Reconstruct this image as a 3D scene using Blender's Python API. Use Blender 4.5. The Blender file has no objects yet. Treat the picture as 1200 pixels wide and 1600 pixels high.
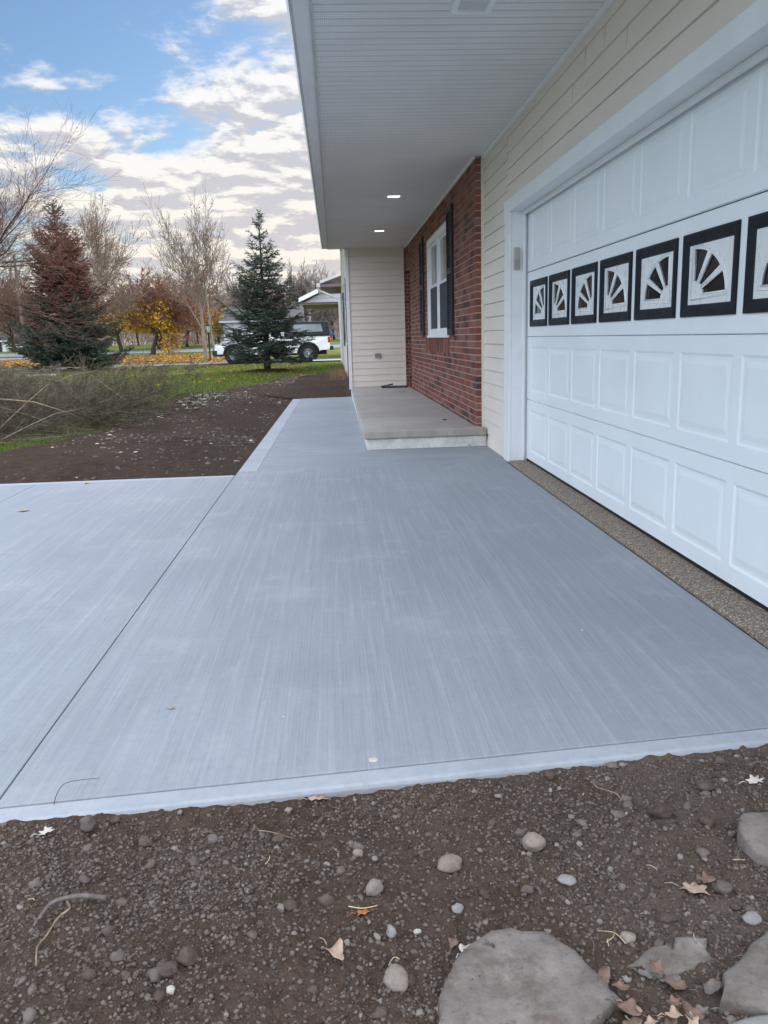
import bpy, bmesh, math, random
import numpy as np
from mathutils import Vector, Matrix, noise as mnoise
random.seed(7); RNG = np.random.default_rng(11)
S = bpy.context.scene
COL = S.collection
R = math.radians

# ------------------------------------------------------------------ camera
F, PITCH, YAW, ROLL, CAMH = 1272.6, 0.2111, 0.0534, -0.0291, 1.0946
cam_d = bpy.data.cameras.new('camera'); cam = bpy.data.objects.new('camera', cam_d); COL.objects.link(cam)
_f = Vector((math.sin(YAW)*math.cos(PITCH), math.cos(YAW)*math.cos(PITCH), -math.sin(PITCH)))
_r = Vector((math.cos(YAW), -math.sin(YAW), 0)); _u = _r.cross(_f)
_r2 = math.cos(ROLL)*_r + math.sin(ROLL)*_u; _u2 = -math.sin(ROLL)*_r + math.cos(ROLL)*_u
M = Matrix((_r2, _u2, -_f)).transposed().to_4x4(); M.translation = Vector((0, 0, CAMH))
cam.matrix_world = M
cam_d.sensor_fit = 'VERTICAL'; cam_d.sensor_height = 36; cam_d.lens = F/1600*36
cam_d.clip_start = 0.05; cam_d.clip_end = 3000
S.camera = cam
S.render.resolution_x = 768; S.render.resolution_y = 1024

# ------------------------------------------------------------------ world + sun
SUN_EL, SUN_AZ = R(17), R(38)            # azimuth clockwise from +Y: ahead and to the right, behind the house
w = bpy.data.worlds.new('World'); S.world = w; w.use_nodes = True
def world():
    nt = w.node_tree; nt.nodes.clear()
    N = lambda t, **k: _mk(nt, t, k)
    L = nt.links.new
    out = N('ShaderNodeOutputWorld'); bg = N('ShaderNodeBackground')
    sky = N('ShaderNodeTexSky'); sky.sky_type = 'NISHITA'; sky.sun_disc = False
    sky.sun_elevation = SUN_EL; sky.sun_rotation = SUN_AZ; sky.air_density = 1.0; sky.dust_density = 0.6; sky.ozone_density = 2.0
    tc = N('ShaderNodeTexCoord')
    def m(op, a, b=None, c=None, clamp=False):
        n = N('ShaderNodeMath', operation=op); n.use_clamp = clamp
        for i, v in enumerate((a, b, c)):
            if v is None: continue
            if isinstance(v, (int, float)): n.inputs[i].default_value = v
            else: L(v, n.inputs[i])
        return n.outputs[0]
    def dens(dz, seed=(0.0, 0.0)):
        sp = N('ShaderNodeSeparateXYZ'); L(tc.outputs['Generated'], sp.inputs[0])
        z = m('ADD', m('MAXIMUM', sp.outputs[2], 0.0), 0.15 + dz)
        x = m('DIVIDE', sp.outputs[0], z); y = m('DIVIDE', sp.outputs[1], z)
        cb = N('ShaderNodeCombineXYZ'); L(x, cb.inputs[0]); L(y, cb.inputs[1]); cb.inputs[2].default_value = 3.7
        big = N('ShaderNodeTexNoise'); L(cb.outputs[0], big.inputs['Vector'])
        big.inputs['Scale'].default_value = 3.3; big.inputs['Detail'].default_value = 10; big.inputs['Roughness'].default_value = 0.60
        big.inputs['Distortion'].default_value = 0.15
        return big.outputs['Fac'], sp
    d0, sp = dens(0.0); d1, _ = dens(0.011)
    # coverage falls with elevation
    mr = N('ShaderNodeMapRange'); L(sp.outputs[2], mr.inputs[0])
    mr.inputs[1].default_value = 0.15; mr.inputs[2].default_value = 0.325; mr.inputs[3].default_value = 0.215; mr.inputs[4].default_value = -0.035
    # more cloud towards the right (towards the sun)
    right = m('MULTIPLY', m('ADD', sp.outputs[0], 0.19), 0.75)
    cov = m('ADD', mr.outputs[0], right)
    a0 = m('ADD', d0, cov); a1 = m('ADD', d1, cov)
    mask = N('ShaderNodeMapRange'); mask.interpolation_type = 'SMOOTHSTEP'; L(a0, mask.inputs[0])
    mask.inputs[1].default_value = 0.475; mask.inputs[2].default_value = 0.655
    shade = N('ShaderNodeMapRange'); shade.interpolation_type = 'SMOOTHSTEP'; L(m('ADD', m('MULTIPLY', a1, 0.35), m('MULTIPLY', m('SUBTRACT', a1, a0), 4.5)), shade.inputs[0])
    shade.inputs[1].default_value = 0.02; shade.inputs[2].default_value = 0.46
    # cloud colours: lit cream, grey lavender bases
    warm = N('ShaderNodeMapRange'); L(sp.outputs[2], warm.inputs[0]); warm.inputs[1].default_value = 0.0; warm.inputs[2].default_value = 0.25
    lit = N('ShaderNodeMix', data_type='RGBA'); L(warm.outputs[0], lit.inputs[0]); lit.inputs[6].default_value = (0.98, 0.90, 0.74, 1); lit.inputs[7].default_value = (0.93, 0.93, 0.93, 1)
    dk = N('ShaderNodeMix', data_type='RGBA'); L(warm.outputs[0], dk.inputs[0]); dk.inputs[6].default_value = (0.70, 0.66, 0.64, 1); dk.inputs[7].default_value = (0.58, 0.59, 0.65, 1)
    cc = N('ShaderNodeMix', data_type='RGBA'); L(shade.outputs[0], cc.inputs[0]); L(lit.outputs[2], cc.inputs[6]); L(dk.outputs[2], cc.inputs[7])
    CB = N('ShaderNodeVectorMath', operation='SCALE'); L(cc.outputs[2], CB.inputs[0]); CB.inputs[3].default_value = CLOUD
    mix = N('ShaderNodeMix', data_type='RGBA'); L(mask.outputs[0], mix.inputs[0]); 
    skt = N('ShaderNodeMix', data_type='RGBA', blend_type='MULTIPLY'); skt.inputs[0].default_value = 1; L(sky.outputs[0], skt.inputs[6]); skt.inputs[7].default_value = (0.84, 0.93, 1.04, 1)
    L(skt.outputs[2], mix.inputs[6]); L(CB.outputs[0], mix.inputs[7])
    # extra sky brightness added overhead and behind the camera to light the facade, dimmer ahead
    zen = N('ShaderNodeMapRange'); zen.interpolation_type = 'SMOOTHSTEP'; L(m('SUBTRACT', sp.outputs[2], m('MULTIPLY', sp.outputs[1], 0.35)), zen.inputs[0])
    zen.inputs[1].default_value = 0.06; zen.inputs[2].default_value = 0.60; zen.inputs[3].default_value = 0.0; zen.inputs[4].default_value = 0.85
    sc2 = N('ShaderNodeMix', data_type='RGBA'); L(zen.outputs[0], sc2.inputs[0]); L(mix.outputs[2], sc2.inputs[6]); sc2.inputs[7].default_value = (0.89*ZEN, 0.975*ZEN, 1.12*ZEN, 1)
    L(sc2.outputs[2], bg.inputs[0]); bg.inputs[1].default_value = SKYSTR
    L(bg.outputs[0], out.inputs[0])
def _mk(nt, t, k):
    n = nt.nodes.new(t)
    for a, b in k.items(): setattr(n, a, b)
    return n
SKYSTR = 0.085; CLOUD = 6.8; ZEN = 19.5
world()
sd = bpy.data.lights.new('sun', 'SUN'); sd.energy = 2.3; sd.angle = R(12); sd.color = (1.0, 0.90, 0.76)
sun = bpy.data.objects.new('sun', sd); COL.objects.link(sun)
sdir = Vector((math.sin(SUN_AZ)*math.cos(SUN_EL), math.cos(SUN_AZ)*math.cos(SUN_EL), math.sin(SUN_EL)))
sun.rotation_euler = sdir.to_track_quat('Z', 'Y').to_euler(); sun.location = (20, 30, 30)
S.view_settings.view_transform = 'Standard'; S.view_settings.look = 'None'; S.view_settings.gamma = 1
S.view_settings.exposure = 0.85

# ------------------------------------------------------------------ material helpers
class NT:
    def __init__(s, name, rough=0.6, spec=0.5):
        s.m = bpy.data.materials.new(name); s.m.use_nodes = True; s.t = s.m.node_tree; s.t.nodes.clear()
        s.out = s.n('ShaderNodeOutputMaterial'); s.b = s.n('ShaderNodeBsdfPrincipled'); s.L(s.b.outputs[0], s.out.inputs[0])
        s.b.inputs['Roughness'].default_value = rough; s.b.inputs['Specular IOR Level'].default_value = spec
        s._tc = None
    def n(s, t, **k): return _mk(s.t, t, k)
    def L(s, a, b): s.t.links.new(a, b)
    @property
    def tc(s):
        if s._tc is None:
            g = s.n('ShaderNodeNewGeometry'); s._tc = g.outputs['Position']
        return s._tc
    def obj(s): return s.n('ShaderNodeTexCoord').outputs['Object']
    def vmul(s, v, k):
        n = s.n('ShaderNodeVectorMath', operation='MULTIPLY'); s.L(v, n.inputs[0]); n.inputs[1].default_value = k; return n.outputs[0]
    def noise(s, v, sc, det=4, ro=0.55, dist=0.0):
        n = s.n('ShaderNodeTexNoise'); s.L(v, n.inputs['Vector']); n.inputs['Scale'].default_value = sc; n.inputs['Detail'].default_value = det
        n.inputs['Roughness'].default_value = ro; n.inputs['Distortion'].default_value = dist; return n.outputs['Fac']
    def vor(s, v, sc, out='Distance', feature='F1'):
        n = s.n('ShaderNodeTexVoronoi', feature=feature); s.L(v, n.inputs['Vector']); n.inputs['Scale'].default_value = sc; return n.outputs[out]
    def mr(s, v, a, b, c=0.0, d=1.0, smooth=False):
        n = s.n('ShaderNodeMapRange'); s.L(v, n.inputs[0])
        if smooth: n.interpolation_type = 'SMOOTHSTEP'
        for i, x in enumerate((a, b, c, d)): n.inputs[i+1].default_value = x
        return n.outputs[0]
    def math(s, op, a, b=None, c=None):
        n = s.n('ShaderNodeMath', operation=op)
        for i, v in enumerate((a, b, c)):
            if v is None: continue
            if isinstance(v, (int, float)): n.inputs[i].default_value = v
            else: s.L(v, n.inputs[i])
        return n.outputs[0]
    def mix(s, f, a, b, blend='MIX'):
        n = s.n('ShaderNodeMix', data_type='RGBA', blend_type=blend)
        for i, v in ((0, f), (6, a), (7, b)):
            if isinstance(v, (int, float)): n.inputs[i].default_value = v
            elif isinstance(v, tuple): n.inputs[i].default_value = (*v, 1)
            else: s.L(v, n.inputs[i])
        return n.outputs[2]
    def ramp(s, f, stops):
        n = s.n('ShaderNodeValToRGB'); s.L(f, n.inputs[0]); cr = n.color_ramp
        while len(cr.elements) < len(stops): cr.elements.new(0.5)
        for e, (p, c) in zip(cr.elements, stops): e.position = p; e.color = (*c, 1)
        return n.outputs[0]
    def col(s, c):
        if isinstance(c, tuple): s.b.inputs['Base Color'].default_value = (*c, 1)
        else: s.L(c, s.b.inputs['Base Color'])
    def rough(s, v): s.L(v, s.b.inputs['Roughness'])
    def bump(s, h, dist, st=1.0):
        n = s.n('ShaderNodeBump'); s.L(h, n.inputs['Height']); n.inputs['Distance'].default_value = dist; n.inputs['Strength'].default_value = st
        if s.b.inputs['Normal'].is_linked: s.L(s.b.inputs['Normal'].links[0].from_socket, n.inputs['Normal'])
        s.L(n.outputs[0], s.b.inputs['Normal'])
    def sep(s, v):
        n = s.n('ShaderNodeSeparateXYZ'); s.L(v, n.inputs[0]); return n.outputs

def plain(name, c, rough=0.5, spec=0.5, var=0.12, sc=6.0, metal=0.0, bump=0.0, bsc=60):
    t = NT(name, rough, spec); v = t.obj()
    f = t.noise(v, sc, 5, 0.6)
    lo = tuple(x*(1-var) for x in c); hi = tuple(min(1, x*(1+var)) for x in c)
    t.col(t.mix(t.mr(f, 0.3, 0.7), lo, hi)); t.b.inputs['Metallic'].default_value = metal
    t.rough(t.mr(t.noise(v, sc*2.3, 4), 0.3, 0.7, max(0.02, rough-0.07), min(1, rough+0.07)))
    if bump: t.bump(t.noise(v, bsc, 4), bump)
    return t.m

def m_siding(name, c, dirt=0.1):
    t = NT(name, 0.45, 0.4); p = t.tc
    g = t.noise(t.vmul(p, (3, 1.2, 70)), 1.0, 4, 0.6)           # faint embossed wood grain
    big = t.noise(t.vmul(p, (.7, .7, 1.6)), 1.0, 5, 0.6)
    spots = t.mr(t.noise(p, 9, 6, 0.7), 0.60, 0.75)
    base = t.mix(t.mr(big, 0.3, 0.7), tuple(x*(1-dirt) for x in c), c)
    base = t.mix(t.math('MULTIPLY', spots, 0.25), base, tuple(x*0.75 for x in c))
    t.col(base); t.bump(g, 0.0012, 0.6); t.rough(t.mr(big, .3, .7, .38, .55)); return t.m

def m_soffit():
    t = NT('soffit_vinyl', 0.5, 0.4); p = t.tc; x, y, z = t.sep(p)
    PW = 0.10
    fr = t.math('FRACT', t.math('DIVIDE', y, PW))
    d = t.math('MINIMUM', fr, t.math('SUBTRACT', 1.0, fr))
    groove = t.mr(d, 0.0, 0.10, 0.0, 1.0, True)
    # rows of tiny perforations in most of the boards
    fx = t.math('FRACT', t.math('DIVIDE', x, 0.0105)); fy = t.math('FRACT', t.math('DIVIDE', y, 0.025))
    hole = t.math('MULTIPLY', t.math('LESS_THAN', t.math('ABSOLUTE', t.math('SUBTRACT', fx, 0.5)), 0.2), t.math('LESS_THAN', t.math('ABSOLUTE', t.math('SUBTRACT', fy, 0.5)), 0.27))
    n1 = t.noise(t.vmul(p, (.8, .8, .8)), 2.0, 4)
    c = t.mix(t.mr(n1, .3, .7), (0.74, 0.74, 0.73), (0.82, 0.82, 0.81))
    c = t.mix(t.math('MULTIPLY', hole, 0.42), c, (0.2, 0.2, 0.2))
    c = t.mix(t.mr(groove, 0, 1, 0.35, 0.0), c, (0.25, 0.25, 0.25))
    t.col(c); t.bump(groove, 0.006, 0.8); return t.m

def m_brick():
    t = NT('brick', 0.85, 0.25); p = t.tc
    a = t.n('ShaderNodeAttribute', attribute_name='tone').outputs['Fac']
    c = t.ramp(a, [(0.0, (0.050, 0.034, 0.036)), (0.08, (0.095, 0.048, 0.044)), (0.16, (0.17, 0.062, 0.047)), (0.42, (0.215, 0.068, 0.050)), (0.68, (0.27, 0.092, 0.063)), (0.86, (0.23, 0.130, 0.108)), (1.0, (0.32, 0.112, 0.074))])
    f = t.noise(p, 38, 6, 0.7); g = t.noise(p, 220, 3, 0.6)
    c = t.mix(t.mr(f, .35, .75), c, t.mix(0.5, c, (0.10, 0.06, 0.055)))
    c = t.mix(t.mr(g, .62, .72, 0, .5), c, (0.30, 0.20, 0.16))
    t.col(c); t.bump(t.noise(p, 130, 5, .65), 0.004, .7); return t.m

def m_mortar():
    t = NT('mortar', 0.95, 0.1); p = t.tc
    t.col(t.mix(t.mr(t.noise(p, 60, 5), .3, .7), (0.36, 0.30, 0.265), (0.50, 0.43, 0.38))); t.bump(t.noise(p, 150, 4), 0.003); return t.m

def m_concrete(kind):
    t = NT('concrete_' + kind, 0.75, 0.3); p = t.tc; x, y, z = t.sep(p)
    patch = t.noise(p, 0.9, 6, 0.62, .6); patch2 = t.noise(p, 3.3, 5, 0.6); fine = t.noise(p, 150, 4, .6); blot = t.noise(p, .35, 3, .5)
    if kind == 'broomed':      # broom drawn along the length of the drive
        wob = t.math('MULTIPLY', t.noise(p, .5, 2), 0.006)
        cb = t.n('ShaderNodeCombineXYZ'); t.L(t.math('ADD', x, wob), cb.inputs[0]); t.L(t.math('MULTIPLY', y, 0.020), cb.inputs[1])
        st = t.noise(cb.outputs[0], 130, 3, .6); st2 = t.noise(cb.outputs[0], 48, 4, .6); st3 = t.noise(cb.outputs[0], 17, 3, .6)
    elif kind == 'walk':       # broom drawn across
        cb = t.n('ShaderNodeCombineXYZ'); t.L(t.math('MULTIPLY', x, 0.02), cb.inputs[0]); t.L(y, cb.inputs[1])
        st = t.noise(cb.outputs[0], 70, 4, .6); st2 = t.noise(cb.outputs[0], 14, 4, .6); st3 = t.noise(cb.outputs[0], 5, 4, .6)
    else:
        st = st2 = st3 = None
    base = t.mix(t.mr(patch, .3, .7), (0.243, 0.262, 0.285), (0.305, 0.325, 0.35))
    if kind == 'edge': base = t.mix(t.mr(patch2, .3, .7), (0.30, 0.32, 0.35), (0.40, 0.42, 0.45)); base = t.mix(t.math('MULTIPLY', t.mr(z, -.055, -.026, 1, 0), t.mr(t.noise(p, 12, 4), .3, .6)), base, (.19, .15, .12)); base = t.mix(t.mr(t.noise(p, 5, 6, .7), .58, .7, 0, .35), base, (.26, .25, .25))
    if kind == 'porch': base = t.mix(t.mr(patch, .3, .7), (0.32, 0.285, 0.25), (0.43, 0.395, 0.355))
    base = t.mix(t.mr(patch2, .35, .8, 0, .35), base, t.mix(.5, base, (0.25, 0.25, 0.26)))
    if kind in ('broomed', 'walk'):
        damp = t.math('MULTIPLY', t.mr(blot, .40, .66, 0, .60, True), t.mr(patch, .3, .65, .5, 1))
        base = t.mix(damp, base, (0.215, 0.235, 0.265))
        base = t.mix(t.mr(st2, .50, .70, 0, .22), base, (0.45, 0.47, 0.50))
        base = t.mix(t.mr(st, .52, .74, .0, .34), base, (0.17, 0.18, 0.195))
        base = t.mix(t.math('MULTIPLY', t.mr(st3, .50, .68, 0, .15), t.mr(patch2, .3, .6)), base, (0.50, 0.51, 0.53))
        t.bump(st, 0.0035, .55); t.bump(st2, 0.002, .5)
    base = t.mix(t.mr(fine, .60, .78, 0, .4), base, (0.2, 0.2, 0.2)); base = t.mix(t.mr(t.noise(p, 38, 5, .7), .45, .7, 0, .22), base, (0.19, 0.2, 0.21)); base = t.mix(t.mr(t.noise(p, 1.9, 7, .72), .54, .66, 0, .25), base, (0.42, 0.43, 0.44))
    base = t.mix(t.mr(t.vor(p, 7), .0, .025, .5, 0), base, (0.20, 0.17, 0.14))
    if kind == 'porch':
        base = t.mix(t.mr(t.noise(p, 2.2, 6, .7), .55, .7, 0, .55), base, (0.235, 0.18, 0.12))
    t.col(base); t.bump(fine, 0.002, .5); t.rough(t.mr(patch, .3, .7, .62, .85)); return t.m

def m_paintedblock():
    t = NT('painted_block', .8, .3); p = t.tc
    c = t.mix(t.mr(t.noise(p, 6, 6, .7), .35, .65), (.56, .54, .50), (.78, .76, .72))
    c = t.mix(t.mr(t.noise(p, 14, 6, .75), .62, .66, 0, .85), c, (.06, .055, .05))
    t.col(c); t.bump(t.noise(p, 50, 5), .008); return t.m

def m_aggregate():
    t = NT('exposed_aggregate', .75, .35); p = t.tc
    v = t.n('ShaderNodeTexVoronoi'); t.L(p, v.inputs['Vector']); v.inputs['Scale'].default_value = 120
    sepc = t.sep(v.outputs['Color'])
    c = t.ramp(sepc[0], [(0, (.15, .11, .08)), (.35, (.30, .235, .17)), (.7, (.44, .36, .27)), (1, (.62, .55, .46))])
    c = t.mix(t.mr(v.outputs['Distance'], .3, .6, 0, .8), c, (.13, .10, .075))
    t.col(c); t.bump(t.mr(v.outputs['Distance'], 0, .6, 1, 0), .004, 1); return t.m

def m_soil(name='soil', dark=1.0, scl=1.0):
    t = NT(name, .95, .12); p = t.tc
    c = t.mix(t.mr(t.noise(p, 1.6*scl, 6, .65), .3, .7), (.050*dark, .032*dark, .023*dark), (.125*dark, .084*dark, .061*dark))
    c = t.mix(t.mr(t.noise(p, 22*scl, 6, .75), .35, .75), c, (.150*dark, .105*dark, .077*dark))
    c = t.mix(t.mr(t.noise(p, 90*scl, 4, .7), .5, .75, 0, .7), c, (.035, .026, .022))
    x, y, z = t.sep(p)
    # drier and paler near the slab at the right
    dry = t.math('MULTIPLY', t.mr(x, .0, 1.1), t.mr(t.noise(p, 2.2, 5), .35, .65))
    c = t.mix(t.math('MULTIPLY', dry, .55), c, (.22, .175, .15))
    t.col(c); t.bump(t.noise(p, 60*scl, 6, .75), .02/scl, .9); t.bump(t.noise(p, 260, 3, .7), .004, .8); return t.m

def m_stone(name, a, b, sc=12, rough=.85):
    t = NT(name, rough, .25); p = t.tc
    r = t.n('ShaderNodeAttribute', attribute_name='tone').outputs['Fac']
    c = t.mix(t.mr(t.noise(p, sc, 6, .7), .3, .7), a, b)
    c = t.mix(t.math('MULTIPLY', r, .8), c, t.mix(.5, c, (.36, .31, .27)))
    c = t.mix(t.mr(t.noise(p, sc*7, 5, .7), .55, .7, 0, .5), c, tuple(x*.45 for x in a))
    if name == 'flagstone': c = t.mix(t.mr(t.noise(p, 7, 6, .75), .50, .62, 0, .8), c, (.115, .088, .070))
    t.col(c); t.bump(t.noise(p, sc*5, 6, .7), .006, .9); return t.m

def m_ground():
    t = NT('lawn', .95, .1); p = t.tc; x, y, z = t.sep(p)
    n1 = t.noise(p, .35, 6, .6); n2 = t.noise(p, 4, 6, .7); n3 = t.noise(t.vmul(p, (1, .5, 1)), 34, 4, .7)
    c = t.mix(t.mr(n1, .35, .65), (.070, .112, .018), (.135, .19, .032))
    c = t.mix(t.mr(n2, .4, .75, 0, .6), c, (.13, .13, .04))
    c = t.mix(t.mr(n3, .4, .7, 0, .6), c, (.025, .045, .010))
    lit = t.math('MULTIPLY', t.mr(t.noise(p, 1.4, 6, .75), .50, .64), t.mr(n3, .35, .55))
    far = t.math('MULTIPLY', t.mr(y, 42, 50), t.mr(y, 86, 78))
    c = t.mix(t.math('MULTIPLY', lit, t.math('ADD', .25, t.math('MULTIPLY', far, .6))), c, (.36, .17, .05))
    t.col(c); t.bump(n3, .05, .8); return t.m

def m_leafy(name, a, b, c2=None, trans=0.25):
    t = NT(name, .7, .2); r = t.n('ShaderNodeAttribute', attribute_name='tone').outputs['Fac']
    st = [(0, a), (1, b)] if c2 is None else [(0, a), (.6, b), (1, c2)]
    c = t.ramp(r, st)
    t.col(c)
    tr = t.n('ShaderNodeBsdfTranslucent'); t.L(c, tr.inputs[0]); ms = t.n('ShaderNodeMixShader'); ms.inputs[0].default_value = trans
    t.L(t.b.outputs[0], ms.inputs[1]); t.L(tr.outputs[0], ms.inputs[2]); t.L(ms.outputs[0], t.out.inputs[0]); return t.m

def m_bark(name, a, b, sc=30):
    t = NT(name, .9, .15); p = t.tc
    c = t.mix(t.mr(t.noise(t.vmul(p, (1, 1, .25)), sc, 5, .7), .35, .65), a, b); t.col(c)
    t.bump(t.noise(t.vmul(p, (1, 1, .2)), sc*1.5, 5, .7), .01, .8); return t.m

def m_glass(name, c=(.012, .013, .016), rough=.06):
    t = NT(name, rough, .3); v = t.obj(); t.col(t.mix(t.mr(t.noise(v, 3, 4), .3, .7), c, tuple(x*1.8 for x in c)))
    t.rough(t.mr(t.noise(v, 20, 4), .3, .8, rough, rough+.1)); return t.m

def m_roadway(name, a, b):
    t = NT(name, .9, .2); p = t.tc
    c = t.mix(t.mr(t.noise(p, .8, 6, .65), .3, .7), a, b); c = t.mix(t.mr(t.noise(p, 60, 3), .5, .7, 0, .4), c, tuple(x*.5 for x in a)); t.col(c); return t.m

MT = {}
MT['siding'] = m_siding('cream_siding', (.77, .70, .615)); MT['siding_grey'] = m_siding('grey_siding', (.44, .45, .47))
MT['siding_white'] = m_siding('white_siding', (.74, .74, .72))
MT['trim'] = plain('white_trim', (.78, .79, .80), .4, .5, .05, 3); MT['cap'] = plain('cream_trim', (.70, .65, .55), .45, .4, .06)
MT['soffit'] = m_soffit(); MT['brick'] = m_brick(); MT['mortar'] = m_mortar()
MT['gutter'] = plain('gutter_metal', (.50, .50, .50), .45, .5, .14, 5); 
def m_door():
    t = NT('door_steel', .38, .5); p = t.tc
    c = t.mix(t.mr(t.noise(p, 2.0, 6, .65), .3, .75), (.76, .80, .82), (.81, .85, .87))
    c = t.mix(t.mr(t.noise(t.vmul(p, (1, 3, 1)), 7, 6, .75), .60, .78, 0, .28), c, (.62, .61, .58))
    t.col(c); t.bump(t.noise(t.vmul(p, (1, 6, 60)), 2.2, 3, .6), .0015, .35); t.rough(t.mr(t.noise(p, 5, 5), .3, .7, .3, .5)); return t.m
MT['door'] = m_door()
MT['black'] = plain('black_gloss_plastic', (.010, .012, .018), .5, .2, .2, 8); MT['insert'] = plain('insert_plastic', (.74, .76, .76), .3, .5, .035, 7)
MT['darkglass'] = m_glass('dark_glass'); MT['shutter'] = plain('shutter_vinyl', (.022, .021, .024), .5, .4, .2, 8)
MT['screen'] = plain('insect_screen', (.035, .042, .058), .6, .3, .1, 2); MT['curtain'] = plain('curtain_behind_glass', (.16, .16, .15), .12, .6, .4, 2.2)
MT['broomed'] = m_concrete('broomed'); MT['walk'] = m_concrete('walk'); MT['edge'] = m_concrete('edge'); MT['porch'] = m_concrete('porch')
MT['block'] = m_paintedblock(); MT['agg'] = m_aggregate(); MT['soil'] = m_soil(); MT['soil2'] = m_soil('topsoil', .62, .5)
MT['clod'] = m_stone('clod', (.040, .026, .019), (.130, .089, .067), 30); MT['pebble'] = m_stone('pebble', (.14, .12, .105), (.30, .26, .23), 25)
MT['pale_stone'] = m_stone('pale_stone', (.40, .36, .30), (.58, .53, .46), 20); MT['tan_stone'] = m_stone('tan_stone', (.19, .15, .12), (.33, .27, .22), 18)
MT['grey_stone'] = m_stone('grey_stone', (.18, .175, .165), (.32, .31, .295), 14); MT['flag'] = m_stone('flagstone', (.105, .088, .074), (.25, .22, .195), 9)
MT['ground'] = m_ground(); MT['shingle'] = plain('roof_shingle', (.10, .095, .09), .9, .2, .35, 14, bump=.01)
MT['asphalt'] = m_roadway('asphalt', (.15, .16, .17), (.22, .225, .23)); MT['farconc'] = m_roadway('old_concrete', (.13, .135, .14), (.20, .20, .205))
MT['joint'] = plain('joint_shadow', (.03, .03, .035), .9, .1); MT['rubber'] = plain('rubber', (.015, .015, .016), .7, .3)
MT['litter'] = m_leafy('fallen_leaves', (.20, .075, .02), (.42, .19, .035), (.55, .33, .06)); MT['chips'] = m_leafy('wood_chips', (.22, .16, .12), (.62, .50, .40), (.75, .66, .58), 0)
def shade_faces(): pass

# ------------------------------------------------------------------ mesh helpers
def link(name, me, mat, parent=None, smooth=False):
    o = bpy.data.objects.new(name, me); COL.objects.link(o)
    for m_ in (mat if isinstance(mat, (list, tuple)) else [mat]): me.materials.append(MT[m_] if isinstance(m_, str) else m_)
    if parent: o.parent = parent
    if smooth: me.polygons.foreach_set('use_smooth', [True]*len(me.polygons))
    return o
def npmesh(name, V, Fc, mat, parent=None, smooth=False, tone=None, mi=None):
    V = np.asarray(V, np.float32); Fc = np.asarray(Fc, np.int32); k = Fc.shape[1]
    me = bpy.data.meshes.new(name); me.vertices.add(len(V)); me.vertices.foreach_set('co', V.ravel())
    me.loops.add(Fc.size); me.loops.foreach_set('vertex_index', Fc.ravel())
    me.polygons.add(len(Fc)); me.polygons.foreach_set('loop_start', np.arange(0, Fc.size, k, dtype=np.int32)); me.polygons.foreach_set('loop_total', np.full(len(Fc), k, np.int32))
    me.update(calc_edges=True)
    if tone is not None:
        a = me.attributes.new('tone', 'FLOAT', 'FACE'); a.data.foreach_set('value', np.asarray(tone, np.float32))
    o = link(name, me, mat, parent, smooth)
    if mi is not None: me.polygons.foreach_set('material_index', np.asarray(mi, np.int32))
    return o
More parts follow.
